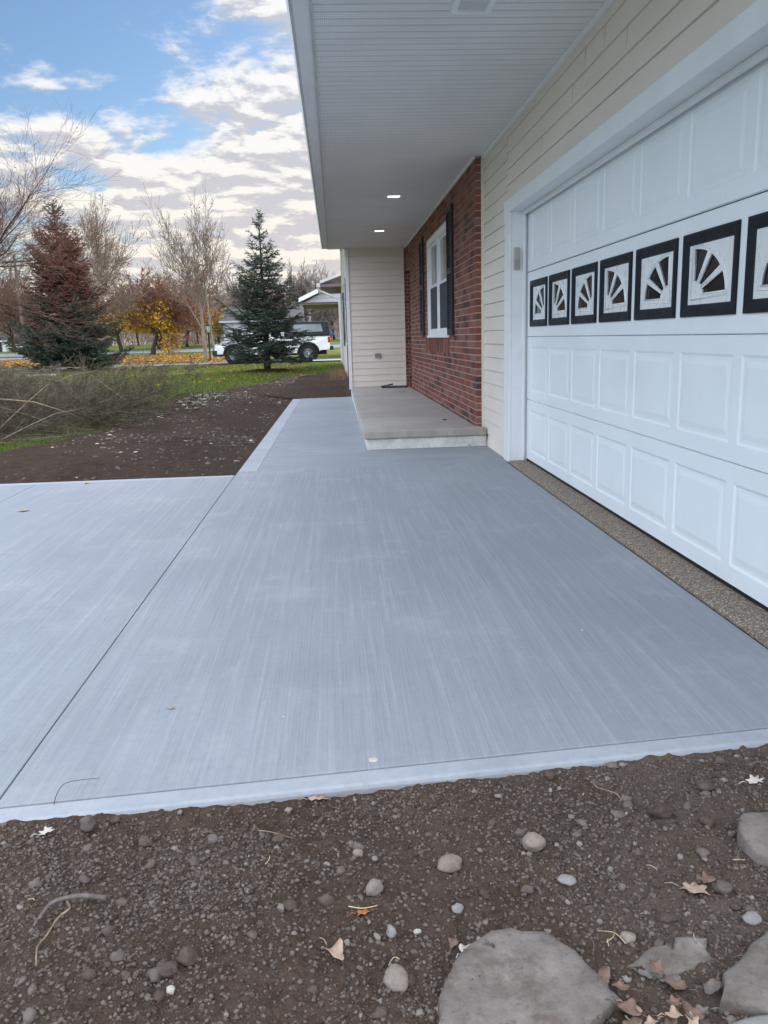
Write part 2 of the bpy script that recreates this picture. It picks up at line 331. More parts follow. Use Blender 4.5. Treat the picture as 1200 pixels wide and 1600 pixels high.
class MB:
    def __init__(s): s.v = []; s.f = []; s.t = []; s.mi = []
    def add(s, vs, fs, tone=0., mi=0):
        o = len(s.v); s.v += [tuple(p) for p in vs]; s.f += [tuple(i+o for i in f) for f in fs]; s.t += [tone]*len(fs); s.mi += [mi]*len(fs); return s
    def box(s, a, b, tone=0., mi=0):
        x0, y0, z0 = (min(a[i], b[i]) for i in range(3)); x1, y1, z1 = (max(a[i], b[i]) for i in range(3))
        return s.add([(x0,y0,z0),(x1,y0,z0),(x1,y1,z0),(x0,y1,z0),(x0,y0,z1),(x1,y0,z1),(x1,y1,z1),(x0,y1,z1)],
              [(0,3,2,1),(4,5,6,7),(0,1,5,4),(1,2,6,5),(2,3,7,6),(3,0,4,7)], tone, mi)
    def extr(s, poly, ax, a, b, mi=0):
        """poly in the two remaining axes (cyclic order), extruded along axis ax from a to b."""
        n = len(poly)
        def P(p, t):
            q = [0, 0, 0]; q[ax] = t; q[(ax+1) % 3] = p[0]; q[(ax+2) % 3] = p[1]; return tuple(q)
        vs = [P(p, a) for p in poly] + [P(p, b) for p in poly]
        fs = [tuple(range(n))[::-1], tuple(range(n, 2*n))] + [(i, (i+1) % n, n+(i+1) % n, n+i) for i in range(n)]
        return s.add(vs, fs, 0, mi)
    def tube(s, pts, rs, n=6, tone=0., mi=0):
        pts = [Vector(p) for p in pts]; rings = []
        for i, p in enumerate(pts):
            d = (pts[min(i+1, len(pts)-1)] - pts[max(i-1, 0)]).normalized()
            a = d.orthogonal().normalized() if i == 0 else (a - a.dot(d)*d).normalized(); b = d.cross(a)
            r = float(rs if isinstance(rs, (int, float)) else rs[i])
            rings.append([p + r*(math.cos(2*math.pi*k/n)*a + math.sin(2*math.pi*k/n)*b) for k in range(n)])
        vs = [q for r_ in rings for q in r_]; fs = [(i*n+k, i*n+(k+1) % n, (i+1)*n+(k+1) % n, (i+1)*n+k) for i in range(len(pts)-1) for k in range(n)]
        fs += [tuple(range(n))[::-1], tuple(range((len(pts)-1)*n, len(pts)*n))]
        return s.add(vs, fs, tone, mi)
    def lathe(s, prof, n=24, c=(0, 0, 0), ax=2, mi=0):
        vs = []
        for r_, h in prof:
            for k in range(n):
                a = 2*math.pi*k/n; q = [0, 0, 0]; q[ax] = h; q[(ax+1) % 3] = r_*math.cos(a); q[(ax+2) % 3] = r_*math.sin(a)
                vs.append((q[0]+c[0], q[1]+c[1], q[2]+c[2]))
        m_ = len(prof); fs = [(i*n+k, i*n+(k+1) % n, (i+1)*n+(k+1) % n, (i+1)*n+k) for i in range(m_-1) for k in range(n)]
        fs += [tuple(range(n))[::-1], tuple(range((m_-1)*n, m_*n))]
        return s.add(vs, fs, 0, mi)
    def build(s, name, mat, parent=None, smooth=False, bevel=0.0, tone=False, seg=2):
        me = bpy.data.meshes.new(name); me.from_pydata(s.v, [], s.f); me.update()
        if tone: a = me.attributes.new('tone', 'FLOAT', 'FACE'); a.data.foreach_set('value', s.t)
        o = link(name, me, mat, parent, smooth)
        if isinstance(mat, (list, tuple)): me.polygons.foreach_set('material_index', s.mi)
        if bevel:
            b = o.modifiers.new('bevel', 'BEVEL'); b.width = bevel; b.segments = seg; b.limit_method = 'ANGLE'; b.angle_limit = R(40)
        return o
def tag(o, label=None, cat=None, group=None, kind=None):
    if label: o['label'] = label
    if cat: o['category'] = cat
    if group: o['group'] = group
    if kind: o['kind'] = kind
    return o
def thing(name, loc, label, cat, group=None, rz=0.):
    o = bpy.data.objects.new(name, None); COL.objects.link(o); o.location = loc; o.rotation_euler = (0, 0, rz); o.empty_display_size = .2
    return tag(o, label, cat, group)
def structure(o, label=None, cat=None): o['kind'] = 'structure'; return tag(o, label, cat)
def fbm(x, y, sc, oc=4, seed=0.):
    """cheap vectorised value noise"""
    r = np.zeros_like(x, dtype=np.float64); amp = 1.; tot = 0.
    for o in range(oc):
        X = x*sc*2**o + seed*17.3 + o*31.7; Y = y*sc*2**o + seed*5.1 + o*11.3
        xi = np.floor(X); yi = np.floor(Y); fx = X-xi; fy = Y-yi; fx = fx*fx*(3-2*fx); fy = fy*fy*(3-2*fy)
        h = lambda a, b: np.modf(np.abs(np.sin(a*127.1 + b*311.7)*43758.5453))[0]
        r += amp*((h(xi, yi)*(1-fx)+h(xi+1, yi)*fx)*(1-fy) + (h(xi, yi+1)*(1-fx)+h(xi+1, yi+1)*fx)*fy - .5); tot += amp; amp *= .5
    return r/tot*2
def grid(xs, ys, zf, name, mat, **k):
    X, Y = np.meshgrid(xs, ys); Z = zf(X, Y); nx, ny = len(xs), len(ys)
    V = np.stack([X, Y, Z], -1).reshape(-1, 3); i = np.arange(nx*ny).reshape(ny, nx)
    Fc = np.stack([i[:-1, :-1], i[:-1, 1:], i[1:, 1:], i[1:, :-1]], -1).reshape(-1, 4)
    return V, Fc

# ------------------------------------------------------------------ ground, drive, road
def ground_h(x, y):
    s = np.clip((y-7.2)/9., 0, 1); s = s*s*(3-2*s)
    h = -.22 + .20*np.clip((y-6.6)/1.2, 0, 1) + .12*s
    lw = np.clip((-x-1.2)/1.5, 0, 1)*np.clip((y-6.9)/.4, 0, 1)*.02
    h = h + lw + .02*fbm(x, y, .25, 3, 2)*np.clip((y-8)/4, 0, 1)
    inside = (x > -1.9) & (x < 12) & (y < 18.4); inside |= (x > .3) & (x < 12) & (y < 29)
    h = np.where(inside, -.25, h) + .017*np.clip(y-84, 0, 50)
    return h
def axis(mids, far):
    return np.array(sorted(set(list(np.round(mids, 3)) + [s*v for v in np.geomspace(abs(mids[-1])+2, far, 16) for s in (-1, 1)])))
V, Fc = grid(axis(np.arange(-30, 30.1, .3), 900), np.array(sorted(list(-np.geomspace(4, 600, 12)) + list(np.arange(-3, 60, .35)) + list(np.geomspace(61, 900, 30)))), ground_h, 0, 0)
structure(npmesh('ground', V, Fc, 'ground', smooth=True))
def GZ(x, y): return float(ground_h(np.array(float(x)), np.array(float(y))))

SL = -.02; EX = .078
def slab_near(x): return 1.808 + .091*(x+.86)
drive = bpy.data.objects.new('driveway', None); COL.objects.link(drive); structure(drive)
def quad_slab(poly, z0, z1, name, mat, bev=.008):
    b = MB(); n = len(poly); b.add([(x, y, z0) for x, y in poly]+[(x, y, z1) for x, y in poly], [tuple(range(n))[::-1], tuple(range(n, 2*n))]+[(i, (i+1) % n, n+(i+1) % n, n+i) for i in range(n)])
    return b.build(name, mat, drive, bevel=bev)
XL, XR, YB = -13.0, 1.495, 6.95
J1 = -.895; G = .004
for i, (xa, xb) in enumerate(((XL, -6.2), (-6.2+G, -2.53), (-2.53+G, J1), (J1+G, XR-.012))):
    ya, yb_ = slab_near(xa)+EX, slab_near(xb)+EX
    top = YB-.10 if xb < 0 else 7.13
    quad_slab([(xa, ya), (xb, yb_), (xb, top), (xa, top)], -.15, SL, 'slab_panel', 'broomed', .003)
quad_slab([(XL, slab_near(XL)), (XR-.012, slab_near(XR)), (XR-.012, slab_near(XR)+EX), (XL, slab_near(XL)+EX)], -.15, SL-.001, 'slab_edge', 'edge', .012)
quad_slab([(XL, YB-.10), (J1, YB-.10), (J1, YB), (XL, YB)], -.15, SL-.001, 'slab_edge', 'edge', .010)
structure_joint = MB()
for xj, yt in ((-6.198, YB), (-2.528, YB), (J1+G/2, YB)): structure_joint.box((xj-.004, slab_near(xj), -.2), (xj+.004, yt-.1, SL-.012))
structure_joint.build('joint_line', 'joint', drive)
b = MB(); b.box((XR-.0115, 1.7, -.2), (XR-.0005, 7.13, SL-.006)); b.build('joint_line', 'joint', drive)
walk = bpy.data.objects.new('walkway', None); COL.objects.link(walk); structure(walk)
drive2 = drive; drive = walk
quad_slab([(-.72, 7.134), (1.60, 7.134), (1.60, 9.4), (.30, 9.4), (.30, 16.05), (-.69, 15.95)], -.15, SL, 'slab_panel', 'walk', .003)
quad_slab([(-.895, 6.95), (-.72, 6.95), (-.69, 15.95), (-.85, 15.93)], -.15, SL-.001, 'slab_edge', 'edge', .012)
quad_slab([(-.7199, 7.12), (J1+G, 7.12), (J1+G, 7.1201), (-.7199, 7.1201)], -.15, -.1, 'slab_edge', 'edge', 0) if False else None
drive = drive2
# exposed aggregate apron in front of the garage door
b = MB(); b.box((XR, 1.55, -.2), (1.90, 7.10, -.006)); structure(b.build('garage_apron', 'agg', bevel=.012))

# neighbour's drive, road, verge
def strip(pts, w_, z, name, mat):
    vs = []
    for i, (x, y) in enumerate(pts):
        d = Vector((pts[min(i+1, len(pts)-1)][0]-pts[max(i-1, 0)][0], pts[min(i+1, len(pts)-1)][1]-pts[max(i-1, 0)][1])).normalized()
        vs += [(x-d.y*w_/2, y+d.x*w_/2), (x+d.y*w_/2, y-d.x*w_/2)]
    V = np.array([(x, y, z) for x, y in vs]); Fc = [(2*i, 2*i+1, 2*i+3, 2*i+2) for i in range(len(pts)-1)]
    return structure(npmesh(name, V, Fc, mat))
strip([(-34, 35.5), (-20, 38.2), (-10, 39.3), (0, 39.6), (9, 39.6)], 3.6, .135, 'driveway', 'farconc')
def road_strip(x0, x1, ya, yb, name, mat):
    xs = np.linspace(x0, x1, 60); V, Fc = grid(xs, np.linspace(ya, yb, 12), lambda X, Y: .06+ground_h(X, Y), 0, 0); return structure(npmesh(name, V, Fc, mat))
road_strip(-160, 60, 86, 99, 'road', 'asphalt')
strip([(-60, 20), (-36, 46), (-32, 60), (-30, 87)], 7.0, .150, 'road', 'asphalt')

# ------------------------------------------------------------------ foreground soil
def soil_h(x, y):
    base = -.062 + .018*fbm(x, y, 1.6, 3, 1) + .010*fbm(x, y, 6, 3, 4) + .0085*np.abs(fbm(x, y, 18, 3, 5)) + .0085*fbm(x, y, 52, 3, 8)
    edge = np.clip((slab_near(x)-y)/.07, 0, 1)
    return base + .014 + .012*(1-edge)
def soil_patch(x0, x1, y0, st):
    xs = np.arange(x0, x1+st/2, st); n = int((2.02-y0)/st)
    ts = np.linspace(0, 1, n); X, T = np.meshgrid(xs, ts); Y = y0 + T*(slab_near(X)+.004-y0); Z = soil_h(X, Y)
    V = np.stack([X, Y, Z], -1).reshape(-1, 3); i = np.arange(X.size).reshape(X.shape)
    return V, np.stack([i[:-1, :-1], i[:-1, 1:], i[1:, 1:], i[1:, :-1]], -1).reshape(-1, 4)
V1, F1 = soil_patch(-1.5, 1.8, .75, .0045)
V2, F2 = soil_patch(-9, -1.5, .75, .05); V3, F3 = soil_patch(1.8, 3.4, .75, .05)
xs = np.arange(-9, 3.41, .06); ys = np.arange(-5, .7501, .06); V4, F4 = grid(xs, ys, soil_h, 0, 0)
off = 0; VV = []; FF = []
for v, f in ((V1, F1), (V2, F2), (V3, F3), (V4, F4)): VV.append(v); FF.append(f+off); off += len(v)
structure(npmesh('soil', np.concatenate(VV), np.concatenate(FF), 'soil', smooth=True))

def ico(sub=1):
    bm = bmesh.new(); bmesh.ops.create_icosphere(bm, subdivisions=sub, radius=1.0); v = np.array([p.co[:] for p in bm.verts]); f = np.array([[q.index for q in p.verts] for p in bm.faces]); bm.free(); return v, f
I1, I2, I3 = ico(1), ico(2), ico(3)
def lumpy(base, seed, amp=.25, fr=1.3):
    v, f = base; o = []
    for p in v:
        q = Vector(p); n_ = mnoise.noise(q*fr + Vector((seed*7.1, seed*3.3, 1))) + .5*mnoise.noise(q*fr*2.3 + Vector((seed, 9, seed*2)))
        o.append(q*(1+amp*n_))
    return np.array(o), f
def scatter_lumps(n, posf, sizef, mat, name, label, cat, sub=I1, protos=9, flat=.7, sink=.25, hf=None, amp=.6, group=None):
    PR = [lumpy(sub, i+1, amp, 1.6) for i in range(protos)]
    VV = []; FF = []; TT = []; off = 0
    P = posf(n); sz = sizef(n)
    for i in range(len(P)):
        v, f = PR[i % protos]; a = RNG.uniform(0, 6.28); ca, sa = math.cos(a), math.sin(a)
        sc = sz[i]*np.array([1, RNG.uniform(.6, 1), RNG.uniform(flat*.7, flat)])
        t1 = RNG.uniform(-.5, .5); w = v*sc; y = w[:, 1]*math.cos(t1)-w[:, 2]*math.sin(t1); z = w[:, 1]*math.sin(t1)+w[:, 2]*math.cos(t1)
        x = w[:, 0]*ca - y*sa; y2 = w[:, 0]*sa + y*ca
        VV.append(np.stack([x+P[i, 0], y2+P[i, 1], z+P[i, 2]+sz[i]*flat*(1-2*sink)*.5], -1)); FF.append(f+off); off += len(v); TT.append(np.full(len(f), RNG.random()))
    o = npmesh(name, np.concatenate(VV), np.concatenate(FF), mat, smooth=sub is not I1, tone=np.concatenate(TT))
    return tag(o, label, cat, group, 'stuff')
def fg_pos(n, bias=0.):
    x = RNG.uniform(-1.25, 1.5, n*3); y = RNG.uniform(.85, 2.0, n*3)
    dn = fbm(x, y, 2.2, 3, 6)*1.0 + .55 + bias*x
    ok = (y < slab_near(x)-.01) & (RNG.random(n*3) < np.maximum(dn, .3)); x, y = x[ok][:n], y[ok][:n]
    return np.stack([x, y, soil_h(x, y)], -1)
scatter_lumps(52000, lambda n: fg_pos(n), lambda n: .0016 + .0048*RNG.random(n)**2.2, 'clod', 'soil_clods', 'small dark clods of crumbly soil covering the foreground bed', 'soil clods')
scatter_lumps(1000, lambda n: fg_pos(n), lambda n: .005 + .012*RNG.random(n)**4, 'clod', 'soil_clods', 'larger brown lumps of soil strewn over the foreground bed', 'soil clods', sub=I2)
scatter_lumps(850, lambda n: fg_pos(n, .35), lambda n: .0025 + .007*RNG.random(n)**3.5, 'pebble', 'pebbles', 'small grey and tan pebbles mixed into the foreground soil', 'pebbles', sub=I2)

# raised bed of dark topsoil behind the drive
def edge_x(y):   # grass boundary on the left of the topsoil
    return np.interp(y, [6.9, 7.6, 8.3, 9.3, 10.4, 12., 15.8, 18.8, 21.3, 23.2], [-9, -5.2, -3.55, -3.1, -2.75, -2.72, -2.6, -1.45, -1.3, .1])
def ts_h(x, y):
    g = ground_h(np.minimum(x, -2.2), y)
    h_ = g + .045 + .02*fbm(x, y, 1.2, 3, 3)
    de = np.where(y < 16.0, -.88-x, y-15.95); k = np.clip(de/1.1, 0, 1); k = k*k*(3-2*k); k = np.where((x > .2) & (y > 17), 1, k)
    return SL-.012 + (h_-SL+.012)*k + .014*fbm(x, y, 7, 3, 9)*np.clip(de/.2, .25, 1) + .01*fbm(x, y, 25, 2, 12)*np.clip(de/.2, .25, 1)
ny = 420; ts = np.linspace(0, 1, 170)
ys = np.linspace(6.93, 23.2, ny); T, Y = np.meshgrid(ts, ys)
xl = edge_x(Y) - .25 + .18*fbm(Y, Y*0, 1.5, 4, 2) ; xr = np.where(Y < 15.95, -.893+.04*(Y-7)/9, .33)
X = xl + T*(xr-xl); Z = ts_h(X, Y); e = np.minimum(T/.06, 1)
Z = np.where(T < .06, Z-.06*(1-e), Z); Z = np.where(Y < 7.05, np.minimum(Z, SL-.01), Z)
V = np.stack([X, Y, Z], -1).reshape(-1, 3); i = np.arange(X.size).reshape(X.shape)
structure(npmesh('topsoil', V, np.stack([i[:-1, :-1], i[:-1, 1:], i[1:, 1:], i[1:, :-1]], -1).reshape(-1, 4), 'soil2', smooth=True))
def ts_pos(n, conc=0):
    y = 7.1 + 15.5*RNG.random(n*4)**1.25; lo = edge_x(y) ; x = lo + (-.95-lo)*RNG.random(n*4)**(1.6 if conc else 1)
    k = fbm(x, y, 1.1, 3, 5) + .5; ok = RNG.random(n*4) < k; x, y = x[ok][:n], y[ok][:n]
    return np.stack([x, y, ts_h(x, y)-.006], -1)
scatter_lumps(5200, lambda n: ts_pos(n), lambda n: .008+.022*RNG.random(n)**3.5, 'clod', 'soil_clods', 'dark lumps of freshly spread topsoil in the bed beyond the drive', 'soil clods')
scatter_lumps(420, lambda n: ts_pos(n, 1), lambda n: .010+.032*RNG.random(n)**3, 'chips', 'wood_chips', 'pale wood chips and debris scattered over the topsoil bed', 'wood chips', flat=.35, amp=.5)

def heap_pos(n):
    x = RNG.normal(-2.35, .22, n); y = RNG.normal(13.9, .9, n); return np.stack([x, y, ts_h(x, y)+.01], -1)
scatter_lumps(150, heap_pos, lambda n: .012+.035*RNG.random(n)**2, 'tan_stone', 'stone_chips', 'loose heap of tan and brown stone chips at the right end of the brush pile', 'stone chips', sub=I2, flat=.5)
# leaf-shaped / blade-shaped scatter
def scatter_blades(n, P, ln, wd, mat, name, label, cat, upright=True, lean=.5, kind='stuff', seg=1):
    a = RNG.uniform(0, 6.283, n); L_ = ln(n); W_ = wd(n)
    dx, dy = np.cos(a), np.sin(a)
    if upright:
        le = RNG.uniform(0, lean, n); b_ = RNG.uniform(0, 6.283, n); ux, uy, uz = np.sin(le)*np.cos(b_), np.sin(le)*np.sin(b_), np.cos(le)
    else:
        ti = RNG.normal(0, .35, n); ux, uy, uz = -dy*np.cos(ti), dx*np.cos(ti), np.sin(ti)
    D = np.stack([dx, dy, np.zeros(n)], -1); U = np.stack([ux, uy, uz], -1)
    if upright:
        V = np.stack([P - D*W_[:, None]/2, P + D*W_[:, None]/2, P + U*L_[:, None]], 1).reshape(-1, 3); Fc = np.arange(3*n).reshape(n, 3)
    else:
        V = np.stack([P - U*L_[:, None]/2, P + D*W_[:, None]/2 + U*.1*L_[:, None], P + U*L_[:, None]/2, P - D*W_[:, None]/2], 1).reshape(-1, 3)
        V[:, 2] += .006; Fc = np.arange(4*n).reshape(n, 4)
    return tag(npmesh(name, V, Fc, mat, tone=RNG.random(n)), label, cat, None, kind)
MT['grass'] = m_leafy('grass_blade', (.062, .095, .018), (.13, .18, .030), (.24, .23, .08), .35)
def lawn_pos(n, y0, y1, x0, x1):
    x = RNG.uniform(x0, x1, n*2); y = y0+(y1-y0)*RNG.random(n*2)**1.3
    ok = (x < edge_x(np.minimum(y, 23.2))  - .05 + .22*fbm(x, y, 3, 2)) | (y > 23.3)
    ok &= ~((y > 35) & (y < 42)); x, y = x[ok][:n], y[ok][:n]; return np.stack([x, y, ground_h(x, y)-.004], -1)
P = lawn_pos(60000, 7.1, 16, -7.5, -2); scatter_blades(len(P), P, lambda n: .03+.05*RNG.random(n), lambda n: .005+.006*RNG.random(n), 'grass', 'grass', 'short green lawn grass growing between the brush pile and topsoil', 'grass', lean=.7)
P = lawn_pos(60000, 15, 36, -14, 1.2); scatter_blades(len(P), P, lambda n: .03+.05*RNG.random(n), lambda n: .012+.014*RNG.random(n), 'grass', 'grass', 'short green lawn grass growing around the two spruces', 'grass', lean=.7)
def leaf_pos(n, y0, y1, x0, x1, th=0.):
    x = RNG.uniform(x0, x1, n*3); y = RNG.uniform(y0, y1, n*3); ok = fbm(x, y, .3, 3, 7) > th+RNG.normal(0, .25, n*3); x, y = x[ok][:n], y[ok][:n]; return np.stack([x, y, ground_h(x, y)+.012], -1)
P = leaf_pos(1500, 20, 34, -12, -1, .25); scatter_blades(len(P), P, lambda n: .07+.05*RNG.random(n), lambda n: .05+.04*RNG.random(n), 'litter', 'fallen_leaves', 'brown fallen leaves scattered on the lawn before the spruces', 'fallen leaves', upright=False)
P = leaf_pos(9000, 42, 74, -27, -5, -.5); scatter_blades(len(P), P, lambda n: .16+.10*RNG.random(n), lambda n: .14+.08*RNG.random(n), 'litter', 'fallen_leaves', 'carpet of orange fallen leaves under the yellow maple across the drive', 'fallen leaves', upright=False)

# ------------------------------------------------------------------ the house
house = thing('house', (1.5, 9, 0), 'cream sided ranch house with white garage door, brick porch wall and deep soffit', 'house')
HO = Vector((1.5, 9, 0))
def hp(o):                     # parent keeping world coordinates
    o.parent = house; o.location = o.location - HO; return o
def siding_wall(face, a, b, z0, z1, e, name, mat, plane, back=.08, sgn=-1):
    """lapped courses; face 'x': wall plane x=plane seen from -x, running a..b in y. face 'y': plane y=plane seen from -y, running in x."""
    mb = MB(); prof = []
    z = z0
    while z < z1-1e-4:
        t = min(z+e, z1)
        prof += [(plane-.015, z), (plane-.0145, z+.002), (plane-.003, t-.0032), (plane+.006, t-.0032), (plane+.006, t-.0005)]
        z = t
    if face == 'x':
        poly = [(y_, z_) for y_, z_ in []]
        pts = [(p[0], p[1]) for p in prof] + [(plane+back, z1), (plane+back, z0)]
        n = len(pts); mb.add([(p[0], a, p[1]) for p in pts]+[(p[0], b, p[1]) for p in pts], [tuple(range(n)), tuple(range(n, 2*n))[::-1]]+[(i, n+i, n+(i+1) % n, (i+1) % n) for i in range(n)])
    else:
        pts = [(p[0], p[1]) for p in prof] + [(plane+back, z1), (plane+back, z0)]
        n = len(pts); mb.add([(a, p[0], p[1]) for p in pts]+[(b, p[0], p[1]) for p in pts], [tuple(range(n))[::-1], tuple(range(n, 2*n))]+[(i, (i+1) % n, n+(i+1) % n, n+i) for i in range(n)])
    return hp(mb.build(name, mat))
ZS = 2.795; WX = 1.52; BX = 1.44; YE = 16.55; DX = 1.655
Y0D, Y1D = 2.02, 7.09        # garage door opening
siding_wall('x', 7.30, 8.44, -.02, ZS, .128, 'siding_wall', 'siding', WX+.012)
siding_wall('x', 1.30, 1.80, -.02, ZS, .128, 'siding_wall', 'siding', WX+.012)
siding_wall('x', 1.80, 7.30, 2.20, ZS, .128, 'siding_wall', 'siding', WX+.012)
siding_wall('y', .33, 1.395, .115, ZS, .127, 'siding_wall', 'siding', YE)
siding_wall('x', YE+.06, 28, -.02, 5.3, .127, 'siding_wall', 'siding', .305)
siding_wall('y', 1.53, 10, -.02, ZS, .128, 'siding_wall', 'siding', 1.30)
# vertical seams where siding lengths overlap
for y_, z_ in ((4.4, 2.456), (4.75, 2.584), (6.1, 2.328), (5.35, 2.456), (3.5, 2.328), (5.1, 2.584)): 
    b = MB(); b.box((WX-.0016, y_, z_+.004), (WX+.006, y_+.0015, z_+.122)); hp(b.build('siding_seam', 'cap'))
# structural backing of the house (walls, floors) so it is solid
b = MB(); b.box((1.62, 7.2, -.2), (10, 8.5, ZS)); b.box((1.75, 8.5, -.2), (10, 28, ZS-.01)); b.box((.40, YE+.1, ZS), (10, 27.9, 5.28)); b.box((.40, YE+.1, -.2), (1.76, 27.9, ZS-.002)); b.box((2.2, 1.4, -.2), (10, 7.19, ZS-.003)); b.box((1.62, 1.81, 2.25), (2.21, 7.19, ZS-.004)); b.box((1.60, 1.36, -.2), (2.21, 1.80, ZS-.005))
hp(b.build('wall_core', 'siding'))
# soffit, gutter, roof
b = MB(); b.box((-.045, 1.05, ZS), (1.60, YE+.02, ZS+.02)); hp(b.build('soffit', 'soffit'))
b = MB(); b.extr([(ZS-.002, -.045), (ZS-.002, -.168), (ZS+.05, -.185), (ZS+.125, -.190), (ZS+.125, -.178), (ZS+.06, -.172), (ZS+.02, -.16), (ZS+.02, -.045)][::-1], 1, 1.05, YE-.12)
b.box((-.19, YE-.1205, ZS-.003), (-.044, YE-.105, ZS+.126)); gut = hp(b.build('gutter', 'trim'))
b = MB(); b.box((-.168, 1.06, ZS-.004), (-.150, YE-.12, ZS-.0021)); b.box((-.062, 1.06, ZS-.012), (-.046, YE-.01, ZS-.0015)); hp(b.build('gutter_lip', 'gutter'))
b = MB(); b.box((-.0449, 1.05, ZS+.02), (-.028, YE+.02, ZS+.19)); b.box((-.045, YE-.016, ZS-.004), (.30, YE+.004, ZS+.17)); hp(b.build('fascia', 'trim'))
b = MB(); b.extr([(ZS+.15, -.12), (ZS+.21, -.12), (ZS+1.95, 5.0), (ZS+.21, 10.6), (ZS+.15, 10.6), (ZS+1.88, 5.0)], 1, 1.0, YE+.05)
rf = hp(b.build('roof', 'shingle'))
b = MB(); b.extr([(5.25, -.05+.1), (5.36, .05), (7.2, 5.1), (5.36, 10.4), (5.25, 10.4), (7.08, 5.1)], 1, YE+.0, 28.4); hp(b.build('roof', 'shingle'))
b = MB(); b.add([(.3, YE+.055, 5.29), (9.99, YE+.055, 5.29), (5.1, YE+.055, 7.1), (.3, YE+.05+.05, 5.29), (9.99, YE+.05+.05, 5.29), (5.1, YE+.05+.05, 7.1)], [(0, 1, 2), (5, 4, 3), (0, 3, 4, 1), (1, 4, 5, 2), (2, 5, 3, 0)])
b.box((.3, YE+.055, ZS+.1), (9.98, YE+.10, 5.288)); hp(b.build('gable_wall', 'siding'))
# soffit to wall trim
b = MB(); b.box((WX-.022, 1.31, ZS-.028), (WX+.004, 8.40, ZS-.001)); b.box((.33, YE-.03, ZS-.022), (1.40, YE-.003, ZS-.0015)); b.box((BX-.02, 8.42, ZS-.022), (BX-.0005, YE-.03, ZS-.0012)); hp(b.build('soffit_trim', 'trim'))
# corner posts
b = MB(); b.box((BX+.0535, 8.388, -.02), (WX+.010, 8.444, ZS-.029)); hp(b.build('corner_trim', 'cap', bevel=.004))
b = MB(); b.box((.262, YE-.030, .09), (.33, YE+.062, ZS-.005)); hp(b.build('corner_post', 'trim', bevel=.004))
b = MB(); b.box((1.396, YE-.022, .115), (1.412, YE+.01, ZS-.023)); hp(b.build('corner_trim', 'cap'))
b = MB(); b.box((WX+.002, 7.302, -.05), (1.62, 8.40, -.0205)); hp(b.build('foundation', 'block'))
# --- garage door surround
b = MB()
b.box((1.500, Y1D, -.022), (1.520, 7.305, 2.092)); b.box((1.500, 1.80, -.022), (1.520, Y0D, 2.092))
b.box((1.4985, 1.795, 2.092), (1.520, 7.31, 2.195)); hp(b.build('garage_door_casing', 'trim', bevel=.004))
b = MB(); b.box((1.5205, Y1D-.002, -.02), (1.66, Y1D+.1, 2.2)); b.box((1.5205, Y0D-.1, -.02), (1.66, Y0D+.002, 2.2)); b.box((1.5205, Y0D+.003, 2.094), (1.66, Y1D-.003, 2.19)); hp(b.build('door_jamb', 'trim'))
b = MB(); b.box((1.612, Y1D-.03, -.004), (1.634, Y1D-.0025, 2.093)); b.box((1.612, Y0D+.0025, -.004), (1.634, Y0D+.03, 2.093)); b.box((1.612, Y0D+.031, 2.062), (1.634, Y1D-.031, 2.0935)); hp(b.build('door_stop', 'trim', bevel=.003))
b = MB(); b.box((1.535, Y1D-.026, 1.62), (1.585, Y1D-.0025, 1.80)); kp = hp(b.build('door_keypad', plain('keypad_plastic', (.40, .38, .34), .5), bevel=.006)); 
b = MB(); b.box((1.540, Y1D-.028, 1.64), (1.580, Y1D-.0265, 1.70)); kk = b.build('keypad_cover', plain('keypad_cover', (.33, .31, .28), .5), kp, bevel=.0005)
